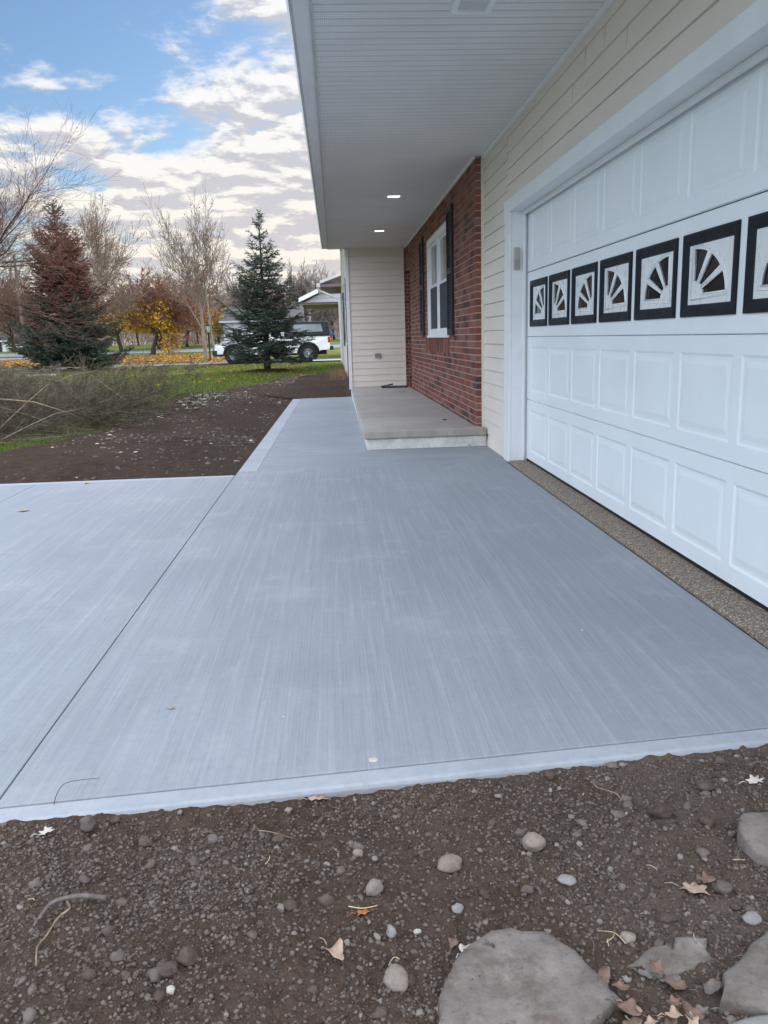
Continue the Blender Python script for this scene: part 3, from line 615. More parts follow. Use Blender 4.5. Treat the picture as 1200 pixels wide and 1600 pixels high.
# --- sectional door
def door():
    root = bpy.data.objects.new('garage_door', None); COL.objects.link(root); root.parent = house; root.location = Vector((DX, 0, 0))-HO
    H = .5334; zs = [0.012, H, 2*H, 3*H, 4*H]; base = 6.9456; PT = .6096; PW_ = .537
    for s_ in range(4):
        mb = MB(); z0, z1 = zs[s_], zs[s_+1]-(.0045 if s_ == 2 else .0022); T = .04
        ya, yb = Y0D+.005, Y1D-.005
        cells = [(base-PT*k-PW_, base-PT*k) for k in range(8) if base-PT*k-PW_ > ya+.02]
        pz0, pz1 = z0+.080, z1-.080
        # flat rails
        def q(y0_, y1_, a, c, x=0): mb.add([(x, y0_, a), (x, y1_, a), (x, y1_, c), (x, y0_, c)], [(0, 3, 2, 1)])
        if s_ == 2: pz0, pz1 = 1.149, 1.516
        q(ya, yb, z0+.004, pz0); q(ya, yb, pz1, z1-.004)
        edges = sorted([ya, yb] + [e for c in cells for e in c])
        for i in range(0, len(edges), 2): q(edges[i], edges[i+1], pz0, pz1)
        # rolled edges of the section
        mb.add([(0, ya, z0+.004), (0, yb, z0+.004), (.008, yb, z0), (.008, ya, z0)], [(0, 1, 2, 3)]); mb.add([(0, ya, z1-.004), (0, yb, z1-.004), (.010, yb, z1), (.010, ya, z1)], [(0, 3, 2, 1)])
        mb.add([(.008, ya, z0), (.008, yb, z0), (T, yb, z0), (T, ya, z0)], [(0, 1, 2, 3)]); mb.add([(.010, ya, z1), (.010, yb, z1), (T, yb, z1), (T, ya, z1)], [(0, 3, 2, 1)])
        for (c0, c1) in cells:
            if s_ == 2:
                rings = [(0, 0), (0, .03)]
            else:
                rings = [(0, 0), (.005, .012), (.005, .026), (.001, .052), (.001, .055)]
            pts = []
            for i, (r_, dx) in enumerate([(0, 0)]): pass
            prev = None
            for dpt, ins in rings if s_ != 2 else [(0, 0), (.012, .012)]:
                ring = [(dpt, c0+ins, pz0+ins), (dpt, c1-ins, pz0+ins), (dpt, c1-ins, pz1-ins), (dpt, c0+ins, pz1-ins)]
                if prev: mb.add(prev+ring, [(i, 4+i, 4+(i+1) % 4, (i+1) % 4) for i in range(4)])
                prev = ring
            mb.add(prev, [(0, 3, 2, 1)])
        o = mb.build('door_section', 'door', root)
        if s_ == 2:
            for k, (c0, c1) in enumerate(cells):
                cy, cz = (c0+c1)/2, (pz0+pz1)/2; w2, h2 = (c1-c0)/2, (pz1-pz0)/2
                fr = MB()
                def ring_prof(mb2, prof):
                    prev = None
                    for ins, x in prof:
                        ring = [(x, c0+ins, pz0+ins), (x, c1-ins, pz0+ins), (x, c1-ins, pz1-ins), (x, c0+ins, pz1-ins)]
                        if prev: mb2.add(prev+ring, [(i, 4+i, 4+(i+1) % 4, (i+1) % 4) for i in range(4)])
                        prev = ring
                ring_prof(fr, [(-.002, .004), (-.002, -.008), (.010, -.014), (.030, -.012), (.046, -.004), (.052, .004)])
                fr.build('window_frame', 'black', root)
                # sunburst insert: plate with three wedge holes
                flip = (k % 2 == 0)       # rays meet at the near lower corner on even ones
                i0, i1, j0, j1 = c0+.050, c1-.050, pz0+.050, pz1-.050
                W2 = i1-i0; H2 = j1-j0
                cu = bpy.data.curves.new('insert', 'CURVE'); cu.dimensions = '2D'; cu.fill_mode = 'BOTH'; cu.extrude = .0035; cu.resolution_u = 1
                def spl(pts):
                    sp = cu.splines.new('POLY'); sp.points.add(len(pts)-1); sp.use_cyclic_u = True
                    for p_, c_ in zip(sp.points, pts): p_.co = (c_[0], c_[1], 0, 1)
                spl([(-.001, -.001), (W2+.001, -.001), (W2+.001, H2+.001), (-.001, H2+.001)])
                ox, oz = .055, .035; r0, rx, rz = .075, W2-.115, H2-.062
                rims = []
                for wdg in range(3):
                    a0 = R(wdg*30+3.5 if wdg else 1.0); a1 = R((wdg+1)*30-3.5 if wdg < 2 else 89)
                    P_ = []
                    for t_ in np.linspace(a0, a1, 9): P_.append((ox+rx*math.cos(t_), oz+.01+rz*math.sin(t_)))
                    am = (a0+a1)/2; k_ = .30
                    for t_ in np.linspace(a1, a0, 3): P_.append((ox+rx*k_*math.cos(t_), oz+.01+rz*k_*math.sin(t_)))
                    rims.append(P_)
                    spl(P_)
                tmp = bpy.data.objects.new('t', cu); COL.objects.link(tmp)
                bpy.context.view_layer.update(); me = bpy.data.meshes.new_from_object(tmp.evaluated_get(bpy.context.evaluated_depsgraph_get()))
                COL.objects.unlink(tmp); bpy.data.objects.remove(tmp)
                def map2(u, v, d): return (d, (i0+u) if flip else (i1-u), j0+v)
                for v_ in me.vertices: v_.co = map2(v_.co.x, v_.co.y, .0075+v_.co.z)
                if flip is False: me.flip_normals()
                link('sunburst_insert', me, 'insert', root)
                rm = MB()
                for P_ in rims: rm.tube([map2(u, v, .0035) for u, v in P_+[P_[0]]], .0045, 5)
                arc = [(ox-.02, oz-.012)] + [(ox+(rx+.018)*math.cos(R(t_)), oz+(rz+.022)*math.sin(R(t_))) for t_ in range(0, 91, 9)] + [(ox-.02, oz+rz+.022), (ox-.02, oz-.012)]
                rm.tube([map2(u, v, .004) for u, v in arc], .004, 5); rm.build('insert_moulding', 'insert', root, smooth=True)
                g = MB(); g.add([(.0115, c0+.02, pz0+.02), (.0115, c1-.02, pz0+.02), (.0115, c1-.02, pz1-.02), (.0115, c0+.02, pz1-.02)], [(0, 3, 2, 1)]); g.build('glass_pane', 'darkglass', root)
    b = MB(); b.box((.006, Y0D+.005, -.006), (.036, Y1D-.005, .012)); b.build('bottom_seal', 'rubber', root)
    b = MB(); b.box((.012, Y0D, .0), (.04, Y1D, 2.13)); b.build('door_backing', 'joint', root)
door()

# --- brick wall
def brick_wall():
    mb = MB(); RH = .070; BL = .213; jt = .010
    rnd = random.Random(3)
    wy0, wy1, wz0, wz1 = 10.42, 12.66, 1.09, 2.47
    ry0, rz1 = 15.62, 2.36
    def br(y0, y1, z0, z1, x0=BX, x1=BX+.052, end=False):
        j = rnd.uniform(-.0015, .0015); mb.box((x0+j, y0, z0), (x1, y1, z1), tone=rnd.random())
    nrow = int((ZS-.11)/RH)+1
    for r_ in range(nrow):
        z0 = .125+r_*RH; z1 = min(z0+RH-jt, ZS-.002); zc = (z0+z1)/2
        if z0 > ZS-.03: break
        y = 8.40; first = True
        while y < 16.53:
            ln = BL-jt
            if first: ln = (.095 if r_ % 2 else BL-jt)
            a, c = y, min(y+ln, 16.53); y += ln+jt; first_b = first; first = False
            segs = [(a, c)]
            if wz0-.005 < zc < wz1: segs = [(p, q_) for p, q_ in ((a, min(c, wy0)), (max(a, wy1), c)) if q_-p > .02]
            elif wz0-.22 < zc < wz0: segs = [(p, q_) for p, q_ in ((a, min(c, wy0-.02)), (max(a, 13.05), c)) if q_-p > .02]
            if zc < rz1: segs = [(p, min(q_, ry0)) for p, q_ in segs if min(q_, ry0)-p > .02]
            for p, q_ in segs: br(p, q_, z0, z1)
    # soldier course under the window
    y = wy0-.01
    while y < 13.04: br(y, y+.058, wz0-.212, wz0-.006, BX-.004); y += .067
    # far jamb of the entry recess, on the end wall
    for r_ in range(int((rz1-.115)/RH)):
        z0 = .125+r_*RH; x = 1.415 + (0 if r_ % 2 else .0)
        for x0, x1 in (((1.415, 1.52), (1.53, 1.70)) if r_ % 2 else ((1.415, 1.47), (1.48, 1.69))): mb.box((x0, YE-.012, z0), (x1, YE+.05, z0+RH-jt), tone=rnd.random()*.8)
    o = hp(mb.build('brick_wall', 'brick', tone=True))
    m2 = MB(); X0 = BX+.0045
    for (y0, y1, z0, z1) in ((8.402, wy0, .115, ZS), (wy0, wy1, .115, wz0), (wy0, wy1, wz1, ZS), (wy1, ry0-.002, .115, ZS), (ry0-.002, YE, rz1, ZS)): m2.box((X0, y0, z0), (X0+.046, y1, z1-.0015))
    m2.box((1.414, YE-.004, .115), (1.69, YE+.04, rz1)); m2.build('mortar', 'mortar', o)
    # entry door inside the recess
    d = MB(); d.box((1.66, ry0+.02, .14), (1.70, YE-.03, 2.25)); dd = hp(d.build('entry_door', plain('entry_door_paint', (.20, .035, .03), .4)))
    d = MB(); d.box((1.52, ry0-.001, .13), (1.66, ry0+.02, rz1)); d.box((1.60, ry0+.02, 2.25), (1.70, YE-.02, rz1)); hp(d.build('entry_door_frame', 'trim'))
    d = MB(); d.tube([(1.66, ry0+.12, 1.15), (1.61, ry0+.12, 1.15)], .012, 8); d.lathe([(.0, -.09), (.025, -.085), (.028, -.07), (.012, -.05)], 12, (1.69, ry0+.12, 1.15), 0); d.build('door_handle', plain('brass', (.5, .4, .2), .3, metal=1), dd)
brick_wall()
# --- window
def window():
    root = bpy.data.objects.new('window', None); COL.objects.link(root); root.parent = house; root.location = Vector((0, 0, 0))-HO
    y0, y1, z0, z1 = 10.42, 12.66, 1.09, 2.47; X = BX-.012
    b = MB()
    b.box((X, y0, z0), (X+.09, y0+.075, z1)); b.box((X, y1-.075, z0), (X+.09, y1, z1)); b.box((X, y0+.075, z0), (X+.09, y1-.075, z0+.07)); b.box((X, y0+.075, z1-.075), (X+.09, y1-.075, z1))
    b.box((X-.014, y0-.012, z0-.02), (X+.05, y1+.012, z0+.012)); b.build('window_frame', 'trim', root, bevel=.004)
    ym = (y0+y1)/2
    b = MB(); b.box((X+.012, ym-.03, z0+.07), (X+.07, ym+.03, z1-.075)); b.build('mullion', 'trim', root, bevel=.003)
    zm = 1.80
    for (a, c) in ((y0+.075, ym-.03), (ym+.03, y1-.075)):
        for lo, hi, dx, mt in ((z0+.07, zm+.015, .030, 'screen'), (zm-.015, z1-.075, .048, 'curtain')):
            s_ = MB(); t_ = .035
            s_.box((X+dx, a, lo), (X+dx+.02, a+t_, hi)); s_.box((X+dx, c-t_, lo), (X+dx+.02, c, hi)); s_.box((X+dx, a+t_, lo), (X+dx+.02, c-t_, lo+t_)); s_.box((X+dx, a+t_, hi-t_), (X+dx+.02, c-t_, hi))
            s_.build('sash', 'trim', root, bevel=.002)
            g = MB(); g.box((X+dx+.008, a+t_, lo+t_), (X+dx+.012, c-t_, hi-t_)); g.build('pane', mt, root)
window()
def shutter(y0, y1, z0, z1, X=BX, parentloc=True):
    fr = MB(); t = .045
    fr.box((X-.032, y0, z0), (X-.001, y0+t, z1)); fr.box((X-.032, y1-t, z0), (X-.001, y1, z1))
    for z in (z0, (z0+z1)/2-.03, z1-.07): fr.box((X-.030, y0+t, z), (X-.001, y1-t, z+.07))
    z = z0+.075
    while z < z1-.09:
        if not ((z0+z1)/2-.055 < z < (z0+z1)/2+.04):
            fr.add([(X-.026, y0+t, z), (X-.026, y1-t, z), (X-.006, y1-t, z+.030), (X-.006, y0+t, z+.030), (X-.020, y0+t, z-.003), (X-.020, y1-t, z-.003), (X-.001, y1-t, z+.028), (X-.001, y0+t, z+.028)],
                   [(0, 3, 2, 1), (4, 5, 6, 7), (0, 1, 5, 4), (2, 3, 7, 6)])
        z += .034
    fr.box((X-.004, y0+t, z0+.02), (X-.0012, y1-t, z1-.02))
    return hp(fr.build('shutter', 'shutter'))
shutter(9.93, 10.36, 1.10, 2.60); shutter(13.14, 13.60, 1.10, 2.60)
# wing facing left: two storeys of shuttered windows seen edge on
for (ya, yb, za, zb) in ((17.6, 19.0, 1.0, 2.3), (17.6, 19.0, 3.6, 4.8), (23.0, 24.4, 3.6, 4.8), (23.0, 24.4, .9, 2.3)):
    shutter(ya-.42, ya-.05, za, zb, .29); shutter(yb+.05, yb+.42, za, zb, .29)
    b = MB(); b.box((.262, ya, za), (.30, yb, za+.06)); b.box((.262, ya, zb-.06), (.30, yb, zb)); b.box((.262, ya, za+.06), (.30, ya+.06, zb-.06)); b.box((.262, yb-.06, za+.06), (.30, yb, zb-.06)); wf = hp(b.build('window', 'trim'))
    b = MB(); b.box((.278, ya+.06, za+.06), (.285, yb-.06, zb-.06)); b.build('pane', 'darkglass', wf)
b = MB(); b.box((.255, 16.95, .08), (.275, 17.05, .98)); b.box((.255, 17.35, .05), (.272, 17.42, .98)); hp(b.build('trellis', 'shutter'))
# low eave at the far end of the wing, with gutter and downspout
b = MB(); b.extr([(2.92, -.42), (3.02, -.42), (4.3, 3.2), (4.2, 3.2)], 1, 28.45, 33); hp(b.build('roof', 'trim'))
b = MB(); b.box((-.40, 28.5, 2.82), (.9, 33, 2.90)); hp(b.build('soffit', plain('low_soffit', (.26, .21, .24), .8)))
b = MB(); b.box((-.53, 28.42, 2.80), (-.41, 33, 2.925)); hp(b.build('gutter', 'trim', bevel=.01))
b = MB(); b.tube([(-.47, 28.6, 2.80), (-.47, 28.6, 2.72), (.22, 28.6, 2.40), (.24, 28.6, .3)], .045, 6); hp(b.build('downspout', 'trim'))
b = MB(); b.box((.305, 28.3, -.1), (6, 33, 2.9)); hp(b.build('wall_core', 'siding'))
# outlet
b = MB(); b.box((.79, YE-.050, .70), (.905, YE-.012, .79)); ol = hp(b.build('outlet_cover', plain('outlet_grey', (.26, .26, .26), .45), bevel=.006))
b = MB(); b.box((.80, YE-.054, .752), (.895, YE-.0495, .784)); b.build('outlet_lid', plain('outlet_lid', (.20, .20, .20), .45), ol, bevel=.002)
# recessed lights
def m_emit():
    t = NT('lit_lens'); e = t.n('ShaderNodeEmission'); e.inputs[0].default_value = (1.0, .86, .66, 1); e.inputs[1].default_value = 2.2; t.L(e.outputs[0], t.out.inputs[0]); return t.m
MT['lens'] = m_emit(); MT['lens_off'] = plain('unlit_lens', (.55, .56, .56), .4)
for y_, on in ((10.59, 1), (13.86, 1), (4.70, 0)):
    x_ = .80; b = MB(); a, c = .10, .078
    ring = lambda q, z: [(x_-q, y_-q, z), (x_+q, y_-q, z), (x_+q, y_+q, z), (x_-q, y_+q, z)]
    vs = ring(a+.012, ZS-.001) + ring(a+.008, ZS-.014) + ring(c, ZS-.014) + ring(c-.006, ZS-.004)
    b.add(vs, [(4*k+i, 4*k+(i+1) % 4, 4*k+4+(i+1) % 4, 4*k+4+i) for k in range(3) for i in range(4)]); dl = hp(b.build('downlight', 'trim'))
    b = MB(); b.add(ring(c-.006, ZS-.006), [(0, 3, 2, 1)]); b.build('lens', 'lens' if on else 'lens_off', dl)

# --- porch slab
porch = thing('porch', (.9, 12, 0), 'raised worn concrete porch slab on white painted block in front of brick wall', 'porch')
PO = Vector((.9, 12, 0))
def pp(o): o.parent = porch; o.location = o.location-PO; return o
b = MB(); zt = .172
def pz(y): return .172-.032*(y-8.2)/8.4
rn = random.Random(4)
n = 26; vs = []; 
for i in range(n+1):
    x = .258+(1.512-.258)*i/n; vs.append((x, 8.205+.006*rn.uniform(-1, 1), i))
top = [(x, y, pz(y)) for x, y, _ in vs] + [(1.43, 8.44, pz(8.4)), (1.43, YE-.002, pz(YE)), (.300, YE-.002, pz(YE)), (.275, 12, pz(12))]
if True:
    m_ = len(top); top = [(x, y, z) for x, y, z in top]; bot = [(x, y, z-.082) for x, y, z in top]
    b.add(top+bot, [tuple(range(m_)), tuple(range(m_, 2*m_))[::-1]] + [(i, i+m_, (i+1) % m_+m_, (i+1) % m_) for i in range(m_)])
    pp(b.build('porch_slab', 'porch', bevel=.012))
b = MB(); b.box((.292, 8.235, -.15), (1.515, YE, .088)); pp(b.build('porch_base', 'block', bevel=.01))
# doormat frame left near the entry
tray = thing('boot_tray', (1.18, 15.9, pz(15.9)), 'thin dark metal frame lying flat at the far end of the porch', 'tray')
b = MB()
for a, c in (((-.30, -.16), (.18, -.16)), ((.18, -.16), (.20, .16)), ((.20, .16), (-.28, .16)), ((-.28, .16), (-.30, -.16))): b.tube([(a[0], a[1], .012), (c[0], c[1], .012)], .011, 6)
b.build('frame', 'rubber', tray)
b = MB(); b.box((-.28, -.14, .002), (.17, .14, .008)); b.build('tray_base', 'gutter', tray)
tg = thing('trowel', (.98, 15.95, pz(15.9)+.012), 'small dark hand tool resting on the corner of the boot tray', 'tool')
b = MB(); b.tube([(-.12, 0, .01), (-.02, .03, .03), (.02, .03, .03)], .009, 6); b.build('blade', 'rubber', tg); b = MB(); b.tube([(.02, .03, .03), (.12, .05, .045)], [.012, .016], 8); b.build('handle', 'rubber', tg)
sp = MB(); sp.add([(0, 0, 0), (.045, .01, .008), (.07, .035, .002), (.03, .04, .01)], [(0, 1, 2, 3)]); lf = sp.build('leaf', 'rubber'); lf.location = (1.16, 9.05, pz(9)+.002); tag(lf, 'single dark curled leaf on the front part of the porch slab', 'leaf')

# ------------------------------------------------------------------ plants
def tubes_np(B, ns=3):
    """B: list of (pts[n,3], rad[n]); tubes are batched by point count. Returns V, F, branch index per face."""
    VV = []; FF = []; off = 0; by = {}; IX = []
    for i, (p, r) in enumerate(B): by.setdefault(len(p), []).append(i)
    for n, idx in by.items():
        P = np.array([B[i][0] for i in idx]); Rr = np.array([B[i][1] for i in idx])
        D = np.gradient(P, axis=1); D /= np.linalg.norm(D, axis=2, keepdims=True)+1e-9
        up = np.where(np.abs(D[..., 2:3]) > .9, np.array([1., 0, 0]), np.array([0, 0, 1.])); A = np.cross(D, up); A /= np.linalg.norm(A, axis=2, keepdims=True)+1e-9; Bv = np.cross(D, A)
        an = np.arange(ns)*2*np.pi/ns
        ring = P[:, :, None, :] + Rr[:, :, None, None]*(np.cos(an)[None, None, :, None]*A[:, :, None, :] + np.sin(an)[None, None, :, None]*Bv[:, :, None, :])
        m = len(idx); V = ring.reshape(-1, 3); base = np.arange(m)[:, None, None]*n*ns; row = np.arange(n-1)[None, :, None]*ns; k = np.arange(ns)[None, None, :]; k2 = (k+1) % ns
        Fc = np.stack([base+row+k, base+row+k2, base+row+ns+k2, base+row+ns+k], -1).reshape(-1, 4)
        VV.append(V); FF.append(Fc+off); off += len(V); IX.append(np.repeat(np.array(idx), (n-1)*ns))
    return np.concatenate(VV), np.concatenate(FF), np.concatenate(IX)
def unit(v): return v/(math.sqrt(v[0]*v[0]+v[1]*v[1]+v[2]*v[2])+1e-9)
def cr3(a, b): return np.array([a[1]*b[2]-a[2]*b[1], a[2]*b[0]-a[0]*b[2], a[0]*b[1]-a[1]*b[0]])
def grow(rng, p, d, L_, r, dep, cfg, out, tips):
    n = 5 if dep < 2 else 4 if dep < 4 else 3
    pts = [p]; dd = d.copy(); st = L_/(n-1)
    for i in range(n-1):
        dd = unit(dd + rng.normal(0, cfg['wob'], 3) + np.array([0, 0, cfg['up'][min(dep, len(cfg['up'])-1)]])); pts.append(pts[-1]+dd*st)
    pts = np.array(pts); r1 = max(cfg['rmin'], r*cfg['tap']); out.append((pts, np.linspace(r, r1, n), dep))
    if dep >= cfg['dep']: tips.append(pts[-1]); return
    nb = cfg['nb'][min(dep, len(cfg['nb'])-1)]; ph = rng.uniform(0, 6.28)
    for k in range(nb):
        t = cfg['t0'][min(dep, len(cfg['t0'])-1)]; t = t + (1-t)*(k+rng.random())/nb; f = t*(n-1); i = min(int(f), n-2); q = pts[i]+(pts[i+1]-pts[i])*(f-i)
        ax = unit(pts[i+1]-pts[i]); a = cfg['ang'][min(dep, len(cfg['ang'])-1)]*rng.uniform(.7, 1.3); ph += 2.4+rng.normal(0, .3)
        o1 = unit(cr3(ax, (0.3, .2, 1.0))); o2 = cr3(ax, o1); nd = math.cos(a)*ax + math.sin(a)*(math.cos(ph)*o1+math.sin(ph)*o2)
        ln = L_*cfg['len'][min(dep, len(cfg['len'])-1)]*rng.uniform(.7, 1.15)*(1-.45*t if dep == 0 and cfg.get('cone') else 1)
        grow(rng, q, unit(nd), ln, max(cfg['rmin'], r*(1-t*(1-cfg['tap']))*cfg['rr']), dep+1, cfg, out, tips)
    if cfg.get('lead', True) and dep > 0: grow(rng, pts[-1], dd, L_*.7, r1, dep+1, cfg, out, tips)
def bare_tree(name, loc, label, cat, cfg, seed, bark, H=None, W=None, group=None, leaves=None, trunkdir=(0, 0, 1), russet=0):
    rng = np.random.default_rng(seed); out = []; tips = []
    grow(rng, np.zeros(3), unit(np.array(trunkdir, float)), cfg['L'], cfg['r'], 0, cfg, out, tips)
    if H:
        top = max(p[:, 2].max() for p, r, d in out); k = H/top; ww = max(np.percentile(np.abs(np.concatenate([p[:, 0] for p, r, d in out])), 98), .1); kx = (W/ww) if W else k
        S3 = np.array([kx, kx, k]); out = [(p*S3, r*min(1, k*1.15), d) for p, r, d in out]; tips = [q*S3 for q in tips]
    t = thing(name, loc, label, cat, group, 0)
    tr = [(p, r) for p, r, d in out if d <= 0]; lb = [(p, r) for p, r, d in out if d > 0]
    V, Fc, _ = tubes_np(tr, 8); npmesh('trunk', V, Fc, bark, t, smooth=True)
    big = [(p, r) for (p, r, d) in out if 0 < d <= 2]; sm = [(p, r) for (p, r, d) in out if d > 2]
    V, Fc, _ = tubes_np(big, 5); npmesh('limbs', V, Fc, bark, t, smooth=True)
    if sm: V, Fc, _ = tubes_np(sm, 3); npmesh('crown', V, Fc, cfg.get('twigmat', bark), t)
    if russet:
        T = np.array(tips); n = russet; P = T[rng.integers(0, len(T), n)] + rng.normal(0, .12, (n, 3)); D = rng.normal(0, .09, (n, 3)); E = rng.normal(0, .05, (n, 3))
        npmesh('upper_leaves', np.stack([P-D, P+E, P+D, P-E], 1).reshape(-1, 3), np.arange(4*n).reshape(n, 4), 'russet_leaf', t, tone=rng.random(n))
    if leaves:
        n, mat, sz, sel = leaves; T = np.array(tips); T = T[[bool(sel(q)) for q in T]] if sel else T
        if len(T):
            P = T[rng.integers(0, len(T), n)] + rng.normal(0, .16, (n, 3)); D = rng.normal(0, 1, (n, 3)); D /= np.linalg.norm(D, axis=1, keepdims=True); E = rng.normal(0, 1, (n, 3)); E = np.cross(D, E); E /= np.linalg.norm(E, axis=1, keepdims=True)
            V = np.stack([P-D*sz, P+E*sz*.6, P+D*sz, P-E*sz*.6], 1).reshape(-1, 3); npmesh('leaves', V, np.arange(4*n).reshape(n, 4), mat, t, tone=rng.random(n))
    return t
MT['bark'] = m_bark('bark', (.10, .085, .075), (.20, .17, .15)); MT['bark_dark'] = m_bark('bark_dark', (.035, .026, .024), (.09, .068, .062))
MT['bark_pale'] = m_bark('bark_pale', (.17, .135, .11), (.31, .25, .205)); MT['twig_red'] = m_bark('twig_red', (.13, .075, .058), (.23, .14, .11)); MT['twig_grey'] = m_bark('twig_grey', (.17, .14, .13), (.31, .27, .24))
MT['yellow_leaf'] = m_leafy('yellow_leaf', (.40, .22, .02), (.66, .44, .035), (.60, .32, .05), .35); MT['russet_leaf'] = m_leafy('russet_leaf', (.15, .055, .03), (.32, .13, .06), None, .3)
FAN = dict(L=6.2, r=.13, dep=5, nb=[12, 5, 4, 3, 2], t0=[.24, .25, .2, .2], ang=[.60, .48, .5, .5], len=[.60, .46, .50, .6, .7], up=[0, .10, .08, .05, .04], wob=.05, tap=.25, rr=.50, rmin=.010, lead=True, cone=True, twigmat='bark_pale')
MAP = dict(L=2.3, r=.20, dep=6, nb=[6, 5, 4, 3, 3, 2], t0=[.75, .25, .2, .2], ang=[.75, .6, .6, .6], len=[1.25, .62, .62, .65, .7], up=[0, .05, .02, .0], wob=.12, tap=.6, rr=.55, rmin=.013, lead=True, twigmat='twig_grey')
bare_tree('bare_tree', (-7.67, 49.9, .08), 'tall bare pale-limbed tree with a fan of upright branches, beside the black lamp post', 'tree', dict(FAN, L=8.2, r=.17, rmin=.012), 5, 'bark_pale', H=9.9, W=2.1, leaves=(260, 'russet_leaf', .07, None))
bare_tree('maple_tree', (-16.6, 77, .08), 'wide brown maple with yellow leaves left on its low boughs, standing in orange litter', 'tree', dict(MAP, L=2.8, r=.3, dep=6, twigmat='twig_red', rmin=.018, len=[1.15, .66, .64, .66, .7]), 21, 'bark_dark', H=8.9, W=4.2, russet=2600, leaves=(3600, 'yellow_leaf', .13, lambda q: q[2] < 2.9+2.2*random.random()**3 and q[0] < 2.2))
for i, (x, y, sc, rz, lab) in enumerate(((-21.4, 103, 1.0, 1.0, 'bare brown maple just behind and right of the yellow-leaved maple'), (-19.6, 112, 1.05, 2.5, 'bare maple whose trunk stands right of the burgundy bush'), (-24.2, 96, .95, 4.0, 'yellow-leaved maple behind the wide maple, left of its trunk'))):
    if i == 0: m0 = bare_tree('maple_tree', (x, y, GZ(x, y)), lab, 'tree', dict(MAP, L=2.9, r=.27, twigmat='twig_red', rmin=.02), 33, 'bark_dark', H=9.5, W=5, russet=2600, leaves=(3200, 'yellow_leaf', .16, lambda q: q[2] < 3.0+2.4*random.random()**3)); m0.rotation_euler.z = rz
    else:
        c = m0.copy(); COL.objects.link(c); c.location = (x, y, GZ(x, y)); c.rotation_euler.z = rz; c['label'] = lab
        for ch in m0.children:
            k = ch.copy(); COL.objects.link(k); k.parent = c
bare_tree('bare_tree', (-19.4, 70, .08), 'slender bare pale tree rising just right of the red-brown spruce', 'tree', dict(FAN, L=8.4, r=.13, nb=[12, 7, 4, 3, 2], ang=[.85, .5, .5, .5], len=[.5, .5, .55, .6, .7], rmin=.013), 8, 'bark_pale', H=13.4, W=3.4, leaves=(900, 'russet_leaf', .09, None), trunkdir=(.10, 0, 1))
bare_tree('bare_tree', (-25.5, 84, .08), 'pale bare tree behind the top of the red-brown spruce', 'tree', dict(FAN, L=10.2, r=.14, ang=[.8, .5, .5, .5], rmin=.014), 12, 'bark_pale', H=15.5, W=4.0)
bare_tree('bare_tree', (-11.4, 22.3, .08), 'large spreading bare tree reaching in from the left edge, dark limbs', 'tree', dict(MAP, L=3.1, r=.24, dep=6, nb=[7, 6, 4, 4, 3, 2], ang=[.85, .6, .6, .6], len=[.95, .60, .60, .66, .72], up=[0, .09, .07, .04], wob=.12, rmin=.003, tap=.5, twigmat='twig_red'), 44, 'bark_dark', H=8.8, W=4.2, leaves=(260, 'russet_leaf', .03, None))

